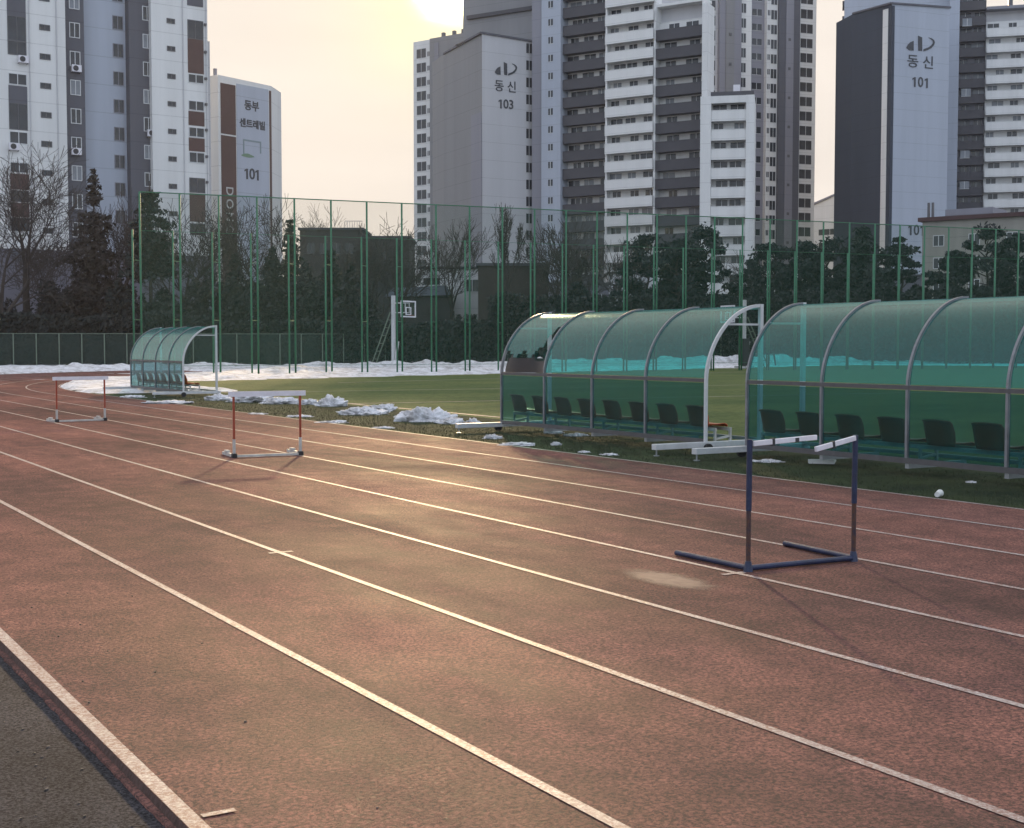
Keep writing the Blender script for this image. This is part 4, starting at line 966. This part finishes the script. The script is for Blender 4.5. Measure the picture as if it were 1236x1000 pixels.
MB().slabxz([(f.u(468, 350), f.uz(468, 360)[1]), (f.u(548, 350), f.uz(548, 358)[1]), (f.u(540, 350), f.uz(540, 347)[1]), (f.u(478, 350), f.uz(478, 350)[1])], -4.0, -0.02).build('roof', M['roof_blue'], r)
MB().box((f.u(472, 350), -3.6, 0), (f.u(545, 350), -0.3, f.uz(500, 360)[1])).build('wall', M['dark_wall'], r, label='dark lean to wall')
f, r, zt = low_block(577, 662, 321, 128, 'brown_wall', 'dark brown blank walled building behind the pruned tree')
f, r, zt = low_block(662, 735, 344, 150, 'lower_wall', 'low grey building with snow dusted roof below the balcony slab')
for k in range(4): slabwin(r, 1.2 + 1.6 * k, zt - 1.7, 1.0, 1.2, 0.0)
f, r, zt = low_block(735, 800, 331, 156, 'pale_grey', 'low pale grey building below the white balcony bay')
for k in range(4): slabwin(r, 1.0 + 1.5 * k, zt - 1.8, 1.0, 1.2, 0.0)
f, r, zt = low_block(1056, 1113, 334, 168, 'lower_wall', 'low dark grey annex at the foot of tower 101')

# ------------------------------------------------------------------ trees
def branch(mb, p, d, L, r, depth, rnd, up=0.12, spread=0.55, kids=(2, 3), nseg=3, minr=0.019):
    d = Vector(d).normalized()
    for s in range(nseg):
        q = p + d * (L / nseg); r2 = max(minr, r * (1 - 0.28 / nseg * (s + 1) / 1.0))
        mb.tube(p, q, r, r2, 5 if r > 0.06 else 3, cap=False)
        p, r = q, r2
        d = (d + Vector((rnd.gauss(0, .10), rnd.gauss(0, .10), rnd.gauss(0, .06) + up * 0.3))).normalized()
        if depth > 0 and s < nseg - 1 and rnd.random() < 0.75:
            ax = d.orthogonal(); ax.rotate(Matrix.Rotation(rnd.uniform(0, 6.28), 3, d)); dd = (d * math.cos(spread) + ax.normalized() * math.sin(spread * rnd.uniform(0.8, 1.4)))
            branch(mb, p, dd, L * rnd.uniform(0.5, 0.75), r * 0.55, depth - 1, rnd, up, spread, kids, nseg, minr)
    if depth > 0:
        for k in range(rnd.randint(*kids)):
            ax = d.orthogonal(); ax.rotate(Matrix.Rotation(rnd.uniform(0, 6.28), 3, d))
            dd = d * math.cos(spread) + ax.normalized() * math.sin(spread * rnd.uniform(0.6, 1.2)) + Vector((0, 0, up))
            branch(mb, p, dd, L * rnd.uniform(0.62, 0.85), r * 0.7, depth - 1, rnd, up, spread, kids, nseg, minr)
def place(px, Z): return W(px, Z)
def ztop(px, py, Z): return V(px, py, Z).z
BARE_G = 'bare winter trees behind the fences'
def bare_tree(px, py, Z, label, seed, spread=0.5, trunk=0.32, bark='bark', depth=5, up=0.12, r=None, lean=0.0):
    rnd = random.Random(seed); p = place(px, Z); H = ztop(px, py, Z)
    root = empty('bare_tree', p, -TH, label, 'tree', BARE_G); r = r or 0.012 * H + 0.05
    tm = MB(); h = H * trunk; q = Vector((0, 0, -0.1)); pr = r * 1.35
    for i in range(4):
        q2 = Vector((lean * h * (i + 1) / 4 + rnd.gauss(0, .03), rnd.gauss(0, .03), h * (i + 1) / 4)); r2 = r * (1.2 - 0.08 * i); tm.tube(q, q2, pr, r2, 8, cap=False); q, pr = q2, r2
    tm.build('trunk', M[bark], root, smooth=True)
    cm = MB(); n = rnd.randint(3, 4)
    for k in range(n):
        a = 6.28 * k / n + rnd.uniform(-.4, .4); sp = spread * rnd.uniform(0.5, 1.1)
        branch(cm, q.copy(), (math.cos(a) * math.sin(sp), math.sin(a) * math.sin(sp), math.cos(sp)), H * 0.21, pr * 0.62, depth - 1, rnd, up, spread)
    branch(cm, q.copy(), (rnd.gauss(0, .1), rnd.gauss(0, .1), 1), H * 0.23, pr * 0.7, depth - 1, rnd, up, spread)
    zm = max(v[2] for v in cm.v); k = (H - q.z) / (zm - q.z)
    cm.v = [(v[0] * min(1.15, max(0.7, k)), v[1] * min(1.15, max(0.7, k)), q.z + (v[2] - q.z) * k) for v in cm.v]
    cm.build('crown', M['twig'], root); return root
def leaf_at(mb, c, s, rnd, flat=0.0):
    n = Vector((rnd.gauss(0, 1), rnd.gauss(0, 1), rnd.gauss(0, 1) + flat)).normalized(); a = n.orthogonal().normalized() * s; b = n.cross(a).normalized() * s * 0.6
    t = rnd.uniform(0, 6.28); a2 = a * math.cos(t) + b * math.sin(t); b2 = n.cross(a2) * 0.55
    mb.face([c - a2, c + b2 * 0.9, c + a2 * 1.1, c - b2 * 0.8])
def conifer(px, py, Z, label, seed, w=0.24, m='needle', gap=0.0, top_bare=0.0, n=5200, group='conifers behind the fences', leafs=0.26, shape=0.8):
    rnd = random.Random(seed); p = place(px, Z); H = ztop(px, py, Z); root = empty('conifer_tree', p, rnd.uniform(0, 6), label, 'tree', group)
    MB().tube((0, 0, -0.1), (0, 0, H * 0.98), 0.012 * H + .05, 0.03, 7).build('trunk', M['bark'], root)
    cm = MB(); z = H * 0.10; layers = []
    nb = 0
    while z < H * 0.99:
        t = (z / H); Rr = w * H * (1 - t) ** shape * rnd.uniform(0.6, 1.15) + 0.12
        if gap and rnd.random() < gap: z += H * 0.03; continue
        layers.append((z, Rr)); z += max(0.20, H * 0.028) * rnd.uniform(0.7, 1.3)
    tot = sum(Rr for _, Rr in layers)
    for z, Rr in layers:
        bn = rnd.randint(5, 8); cnt = max(6, int(n * Rr / tot / bn)); a0 = rnd.uniform(0, 6.28)
        for k in range(bn):
            a = a0 + 6.28 * k / bn + rnd.uniform(-.3, .3); L = Rr * rnd.uniform(0.55, 1.2); dr = rnd.uniform(0.05, 0.35)
            cm.tube((0, 0, z), (math.cos(a) * L * .9, math.sin(a) * L * .9, z - L * dr * .8), 0.03, 0.012, 3, m=1, cap=False)
            for i in range(cnt):
                s = rnd.random() ** 0.6; c = Vector((math.cos(a) * L * s, math.sin(a) * L * s, z - L * s * dr)) + Vector((rnd.gauss(0, .16), rnd.gauss(0, .16), rnd.gauss(0, .12))) * (0.6 + 0.6 * Rr * 0.4)
                leaf_at(cm, c, leafs * rnd.uniform(0.6, 1.3), rnd, 0.5)
    cm.build('crown', [M[m], M['bark']], root); return root
def pine(px, py, Z, label, seed, w=0.30, m='needle_blue', base=0.28, n=5200, pads=16, group='pines behind the fences'):
    rnd = random.Random(seed); p = place(px, Z); H = ztop(px, py, Z); root = empty('pine_tree', p, 0.0, label, 'tree', group)
    tm = MB(); q = Vector((0, 0, -0.1)); pts = [q]
    for i in range(7): q = Vector((rnd.gauss(0, .04 * H) * (i / 7), rnd.gauss(0, .04 * H) * (i / 7), H * 0.93 * (i + 1) / 7)); tm.tube(pts[-1], q, 0.20 - .022 * i, 0.20 - .022 * (i + 1), 7, cap=False); pts.append(q)
    tm.build('trunk', M['bark'], root, smooth=True)
    cm = MB(); pads = int(pads * 1.7); n = int(n * 1.25)
    for k in range(pads):
        t = base + (1 - base) * (k + 0.5) / pads; z = H * t; a = k * 2.4 + rnd.uniform(-.5, .5); L = w * H * (1.1 - t) ** 0.6 * rnd.uniform(0.4, 1.35)
        if k >= pads - 2: L *= 0.25
        c = Vector((math.cos(a) * L, math.sin(a) * L, z + rnd.uniform(-.02, .04) * H)); tr = pts[min(7, int(t * 7))]
        cm.tube((tr.x, tr.y, z - 0.06 * H), c, 0.06, 0.025, 4, m=1, cap=False)
        rx = H * 0.068 * rnd.uniform(0.5, 1.5); rz = rx * rnd.uniform(0.3, 0.6)
        for i in range(n // pads):
            d = Vector((rnd.gauss(0, 1), rnd.gauss(0, 1), rnd.gauss(0, 1))).normalized() * rnd.random() ** 0.5 * rnd.uniform(0.7, 1.5)
            leaf_at(cm, c + Vector((d.x * rx, d.y * rx, d.z * rz)), 0.24 * rnd.uniform(0.6, 1.3), rnd, 0.3)
    cm.build('crown', [M[m], M['bark']], root); return root
def shrub(px, py, Z, wpx, label, seed, m='hedge', n=3600, group='dark shrubs behind the fences', nm='shrub', lobes=9):
    rnd = random.Random(seed); p = place(px, Z); H = ztop(px, py, Z); rx = wpx * Z / F / 2; root = empty(nm, p, -TH, label, 'shrub', group)
    st = MB()
    for k in range(6):
        a = rnd.uniform(0, 6.28); st.tube((0, 0, -0.05), (math.cos(a) * rx * .6, math.sin(a) * rx * .4, H * rnd.uniform(.5, .9)), 0.07, 0.02, 5, cap=False)
    st.build('stem', M['bark'], root)
    cm = MB(); L = []
    for k in range(lobes): 
        x = rnd.uniform(-.75, .75) * rx; top = H * (1 - 0.45 * abs(x / rx) ** 2) * rnd.uniform(.72, 1.0); L.append((x, rnd.uniform(-.5, .5) * min(rx, 2.5), top))
    for i in range(n):
        x, y, top = L[i % lobes]; rr = rx * 0.42; z = top * rnd.random() ** 0.75; k = math.sqrt(max(0.06, 1 - (z / top) ** 3)); a = rnd.uniform(0, 6.28); s = rnd.random() ** 0.4 * rr * k
        leaf_at(cm, Vector((x + math.cos(a) * s, y + math.sin(a) * s, z + rnd.gauss(0, .12))), 0.23 * rnd.uniform(.6, 1.4), rnd)
    cm.build('crown', M[m], root); return root
def hedge(p0, p1, py, Z0, Z1, label, seed, thick=1.2, n=9000, m='hedge'):
    rnd = random.Random(seed); a = W(p0, Z0); b = W(p1, Z1); H = ztop((p0 + p1) / 2, py, (Z0 + Z1) / 2); d = b - a
    root = empty('hedge', a, math.atan2(d.y, d.x), label, 'hedge'); L = d.length
    cm = MB()
    for i in range(n):
        u = rnd.uniform(0, L); t = rnd.random() ** 0.7; top = H * (0.93 + 0.13 * noise.noise(Vector((u * 0.35, seed, 0))) + 0.05 * noise.noise(Vector((u * 1.3, seed, 3))))
        leaf_at(cm, Vector((u, rnd.uniform(-.5, .5) * thick, top * t)), 0.24 * rnd.uniform(.6, 1.3), rnd)
    cm.build('foliage', M[m], root); st = MB()
    for k in range(int(L / 2)): st.tube((k * 2 + 1, 0, -0.05), (k * 2 + 1.2, 0, H * .7), 0.06, 0.03, 5)
    st.build('stem', M['bark'], root); return root

bare_tree(33, 163, 108, 'tall bare tree with one straight trunk near the left edge', 11, 0.62, 0.42, depth=5, up=0.10)
bare_tree(2, 195, 106, 'bare tree cut by the left edge, branches spreading low', 12, 0.7, 0.22, depth=5)
bare_tree(62, 250, 112, 'small bare tree between the straight trunk and the brown topped conifer', 13, 0.7, 0.25)
bare_tree(146, 225, 116, 'bare tree rising between the two left conifers', 14, 0.45, 0.35)
bare_tree(222, 232, 112, 'bare tree right of the dark left conifer', 15, 0.6, 0.3, depth=5)
bare_tree(250, 262, 118, 'shorter bare tree before the brown sign stripe', 16, 0.6, 0.3)
bare_tree(312, 228, 114, 'wide bare tree before the gable marked 101', 17, 0.68, 0.3, depth=5)
bare_tree(390, 243, 150, 'rounded bare crown rising above the left flat roof', 18, 0.6, 0.4, depth=5)
bare_tree(455, 256, 122, 'dark wide bare tree left of the basketball stand', 19, 0.75, 0.25, depth=5, r=0.24)
bare_tree(487, 275, 124, 'thin bare tree just left of the slim tower', 20, 0.6, 0.3)
bare_tree(546, 262, 134, 'bare tree before the grey side of tower 103', 21, 0.45, 0.35)
bare_tree(612, 244, 118, 'pruned bare tree with a forked pale trunk and upright shoots', 22, 0.28, 0.42, 'bark_pale', up=0.3, depth=5, r=0.2)
bare_tree(675, 262, 126, 'brownish bare tree at the left end of the balconies', 23, 0.5, 0.3)
bare_tree(700, 282, 122, 'small bare tree before the dark balcony bay', 24, 0.6, 0.3)
bare_tree(744, 285, 120, 'bare tree with reddish twigs left of the first pine', 25, 0.5, 0.35)
bare_tree(905, 300, 132, 'bare tree before the white annex', 26, 0.5, 0.3)
conifer(116, 203, 110, 'brown topped dying conifer before the left apartment block', 31, 0.36, 'needle_brown', gap=0.12, n=8500, shape=1.15)
conifer(183, 214, 108, 'dark layered conifer before the grey wall strip at left', 32, 0.30, 'needle', gap=0.32, n=7000, shape=0.75)
conifer(352, 262, 118, 'dark narrow evergreen right of the gable block', 33, 0.22, 'needle', n=5000)
conifer(330, 300, 112, 'dark evergreen under the wide bare tree', 34, 0.3, 'needle', n=5000)
conifer(286, 306, 111, 'dark evergreen left of the wide bare tree', 35, 0.32, 'shrub_brown', n=5000)
conifer(400, 298, 113, 'dark evergreen under the left flat roof', 36, 0.32, 'needle', n=5000)
conifer(425, 318, 110, 'low dark evergreen left of the wide dark bare tree', 37, 0.36, 'shrub_brown', n=4500)
pine(780, 288, 116, 'leaning pine with ragged pads left of the white pier', 41, 0.34)
pine(818, 290, 112, 'dense pine standing before the dark balcony bay', 42, 0.36, pads=22, n=7000)
pine(850, 281, 114, 'pine with open gaps before the white pier', 43, 0.34, pads=20, n=6500)
pine(930, 300, 120, 'broad pine between the annex and the tall tower', 44, 0.4, pads=22, n=7000)
pine(972, 296, 118, 'pine at the foot of the tall grey tower', 45, 0.36, pads=20, n=6500)
pine(1004, 292, 122, 'pine in the gap between the two tall complexes', 46, 0.34, pads=18, n=6000)
conifer(1040, 268, 116, 'dense dark conifer at the foot of the navy tower side', 47, 0.30, 'needle', n=7500, shape=0.55)
pine(1083, 291, 118, 'tiered pine before the pale wall marked 101', 48, 0.26, base=0.3)
pine(1150, 306, 116, 'pine before the cream building window', 49, 0.34, pads=18, n=6000)
pine(1190, 280, 114, 'tall pine right of the cream building window', 50, 0.36, pads=22, n=7000)
pine(1228, 282, 116, 'pine cut by the right edge', 51, 0.36, pads=20, n=6500)
hedge(-50, 262, 376, 103.5, 104.5, 'long clipped dark hedge above the low fence at left', 61, n=13000)
hedge(255, 600, 384, 105, 107, 'dark hedge behind the low fence in the middle', 62, n=14000)
hedge(590, 960, 352, 108, 113, 'dark hedge behind the near dugout roof', 63, n=17000, thick=1.6)
hedge(940, 1300, 346, 112, 118, 'dark hedge behind the right dugout roof', 64, n=17000, thick=1.6)
sh = [(80, 330, 108, 90, 'dark shrub under the brown topped conifer', 'shrub_brown'), (150, 335, 107, 60, 'dark shrub between the two left conifers', 'hedge'), (205, 345, 108, 60, 'dark shrub under the layered conifer', 'hedge'),
      (255, 325, 109, 70, 'dark shrub before the brown sign stripe', 'shrub_brown'), (305, 320, 108, 80, 'broad dark shrub under the wide bare tree', 'hedge'), (372, 315, 109, 80, 'broad dark shrub under the flat roofs', 'hedge'),
      (435, 340, 108, 70, 'dark shrub left of the basketball stand', 'shrub_brown'), (560, 375, 112, 60, 'low dark shrub before the small white house', 'shrub_brown'), (640, 365, 114, 60, 'low dark shrub before the brown building', 'shrub_brown'),
      (700, 335, 116, 70, 'dark shrub before the low grey building', 'hedge'), (770, 340, 114, 60, 'dark shrub under the leaning pine', 'hedge'), (820, 315, 114, 90, 'tall dark shrub under the dense pine', 'hedge'), (880, 335, 116, 80, 'dark shrub before the white annex', 'hedge'),
      (935, 312, 116, 90, 'tall dark shrub under the broad pine', 'hedge'), (990, 312, 117, 80, 'dark shrub under the pine in the gap', 'hedge'), (1045, 310, 114, 80, 'dark shrub at the foot of the navy tower side', 'hedge'), (1100, 345, 116, 60, 'dark shrub at the foot of the tower marked 101', 'hedge'),
      (1150, 322, 113, 80, 'dark shrub before the cream building', 'hedge'), (1210, 312, 113, 110, 'broad dark shrub at the right edge', 'hedge'), (20, 360, 107, 70, 'low dark shrub at the left edge', 'shrub_brown')]
for i, (px, py, Z, w, lb, m) in enumerate(sh): shrub(px, py, Z, w, lb, 80 + i, m, n=3200 + w * 12)

# ------------------------------------------------------------------ haze in the air
hz = MB().box((-420, -140, -1.1), (580, 580, 90)).build('haze', bpy.data.materials.new('haze_air')); hz['kind'] = 'stuff'
hm = hz.data.materials[0]; hm.use_nodes = True; nt = hm.node_tree; nt.nodes.remove(nt.nodes['Principled BSDF'])
pv = nt.nodes.new('ShaderNodeVolumePrincipled'); pv.inputs['Color'].default_value = (0.92, 0.93, 1.0, 1); pv.inputs['Density'].default_value = 0.00018; pv.inputs['Anisotropy'].default_value = 0.3
nt.links.new(pv.outputs[0], nt.nodes['Material Output'].inputs['Volume'])

# ------------------------------------------------------------------ camera, sun, sky
cam = bpy.data.cameras.new('camera'); co = bpy.data.objects.new('camera', cam); col.objects.link(co); sc.camera = co
cam.sensor_fit = 'HORIZONTAL'; cam.sensor_width = 36; cam.lens = 36 * F / 1236; cam.clip_end = 5000; cam.clip_start = 0.05
co.location = (0, 0, CH); co.rotation_euler = (R(90) - PITCH, 0, -TH)
sd = Vector((math.sin(SUN_AZ) * math.cos(SUN_EL), math.cos(SUN_AZ) * math.cos(SUN_EL), math.sin(SUN_EL)))
sl = bpy.data.lights.new('sun', 'SUN'); so = bpy.data.objects.new('sun', sl); col.objects.link(so)
sl.energy = 2.6; sl.angle = R(2.4); sl.color = (1.0, 0.68, 0.36); so.rotation_euler = (-sd).to_track_quat('-Z', 'Y').to_euler()
wd_ = bpy.data.worlds.new('World'); sc.world = wd_; wd_.use_nodes = True
nt = wd_.node_tree; N = nt.nodes; L = nt.links; bg = N['Background']
sky = N.new('ShaderNodeTexSky'); sky.sky_type = 'NISHITA'; sky.sun_disc = False; sky.sun_elevation = SUN_EL; sky.sun_rotation = SUN_AZ
sky.air_density = 1.0; sky.dust_density = 2.0; sky.ozone_density = 1.5
tc = N.new('ShaderNodeTexCoord')
dt = N.new('ShaderNodeVectorMath'); dt.operation = 'DOT_PRODUCT'; dt.inputs[1].default_value = sd; L.new(tc.outputs['Generated'], dt.inputs[0])
def rampf(src, stops):
    cr = N.new('ShaderNodeValToRGB'); e = cr.color_ramp.elements
    e[0].position = stops[0][0]; e[0].color = (*stops[0][1], 1); e[1].position = stops[-1][0]; e[1].color = (*stops[-1][1], 1)
    for p, c in stops[1:-1]: k = e.new(p); k.color = (*c, 1)
    L.new(src, cr.inputs[0]); return cr.outputs[0]
# thin sunlit cloud veil over the sky, brightest round the hidden sun
nz = N.new('ShaderNodeTexNoise'); nz.inputs['Scale'].default_value = 3.0; nz.inputs['Detail'].default_value = 5
mp = N.new('ShaderNodeMapping'); mp.inputs['Scale'].default_value = (1, 1, 3.5); L.new(tc.outputs['Generated'], mp.inputs[0]); L.new(mp.outputs[0], nz.inputs['Vector'])
ad = N.new('ShaderNodeMath'); ad.operation = 'MULTIPLY_ADD'; L.new(nz.outputs['Fac'], ad.inputs[0]); ad.inputs[1].default_value = 0.006; L.new(dt.outputs['Value'], ad.inputs[2])
sb_ = N.new('ShaderNodeMath'); sb_.operation = 'ADD'; L.new(ad.outputs[0], sb_.inputs[0]); sb_.inputs[1].default_value = -0.003
K = 8.0
base = rampf(sb_.outputs[0], [(0.0, (0.92, 1.0, 1.16)), (0.50, (0.80, 0.81, 0.86)), (0.80, (0.70, 0.66, 0.63)), (1.0, (0.69, 0.63, 0.575))])  # side away from the sun brightened to fill the shaded facades
def glow(k, colr):
    m1 = N.new('ShaderNodeMath'); m1.operation = 'SUBTRACT'; L.new(sb_.outputs[0], m1.inputs[0]); m1.inputs[1].default_value = 1.0
    m2 = N.new('ShaderNodeMath'); m2.operation = 'MULTIPLY'; L.new(m1.outputs[0], m2.inputs[0]); m2.inputs[1].default_value = k
    m3 = N.new('ShaderNodeMath'); m3.operation = 'EXPONENT'; L.new(m2.outputs[0], m3.inputs[0])
    v = N.new('ShaderNodeVectorMath'); v.operation = 'SCALE'; v.inputs[0].default_value = colr; L.new(m3.outputs[0], v.inputs['Scale']); return v.outputs[0]
def addv(p_, q_):
    v = N.new('ShaderNodeVectorMath'); v.operation = 'ADD'; L.new(p_, v.inputs[0]); L.new(q_, v.inputs[1]); return v.outputs[0]
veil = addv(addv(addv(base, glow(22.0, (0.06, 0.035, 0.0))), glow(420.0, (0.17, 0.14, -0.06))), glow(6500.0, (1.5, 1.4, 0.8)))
# soft streaks of thin cloud
nz2 = N.new('ShaderNodeTexNoise'); nz2.inputs['Scale'].default_value = 2.6; nz2.inputs['Detail'].default_value = 6
mp2 = N.new('ShaderNodeMapping'); mp2.inputs['Scale'].default_value = (1, 1, 5.0); mp2.inputs['Rotation'].default_value = (0.25, 0.2, 0)
L.new(tc.outputs['Generated'], mp2.inputs[0]); L.new(mp2.outputs[0], nz2.inputs['Vector'])
st_ = N.new('ShaderNodeMath'); st_.operation = 'MULTIPLY_ADD'; st_.inputs[1].default_value = 0.30; st_.inputs[2].default_value = 0.85; L.new(nz2.outputs['Fac'], st_.inputs[0])
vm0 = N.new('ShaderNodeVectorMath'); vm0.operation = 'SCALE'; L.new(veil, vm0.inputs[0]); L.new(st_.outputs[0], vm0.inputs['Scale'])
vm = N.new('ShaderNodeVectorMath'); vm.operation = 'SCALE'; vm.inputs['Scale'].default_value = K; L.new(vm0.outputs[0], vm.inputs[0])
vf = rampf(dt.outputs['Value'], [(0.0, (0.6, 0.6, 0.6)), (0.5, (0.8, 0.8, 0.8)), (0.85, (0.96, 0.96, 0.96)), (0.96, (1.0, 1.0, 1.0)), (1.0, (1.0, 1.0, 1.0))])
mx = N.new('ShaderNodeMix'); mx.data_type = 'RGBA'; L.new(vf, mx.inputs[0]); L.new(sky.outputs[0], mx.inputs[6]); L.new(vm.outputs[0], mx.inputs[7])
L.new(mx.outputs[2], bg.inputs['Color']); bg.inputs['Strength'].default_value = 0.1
sc.view_settings.view_transform = 'Standard'; sc.view_settings.look = 'None'; sc.view_settings.exposure = 0.75; sc.view_settings.gamma = 1.0
sc.cycles.max_bounces = 8; sc.cycles.transparent_max_bounces = 24; sc.cycles.caustics_reflective = False; sc.cycles.caustics_refractive = False
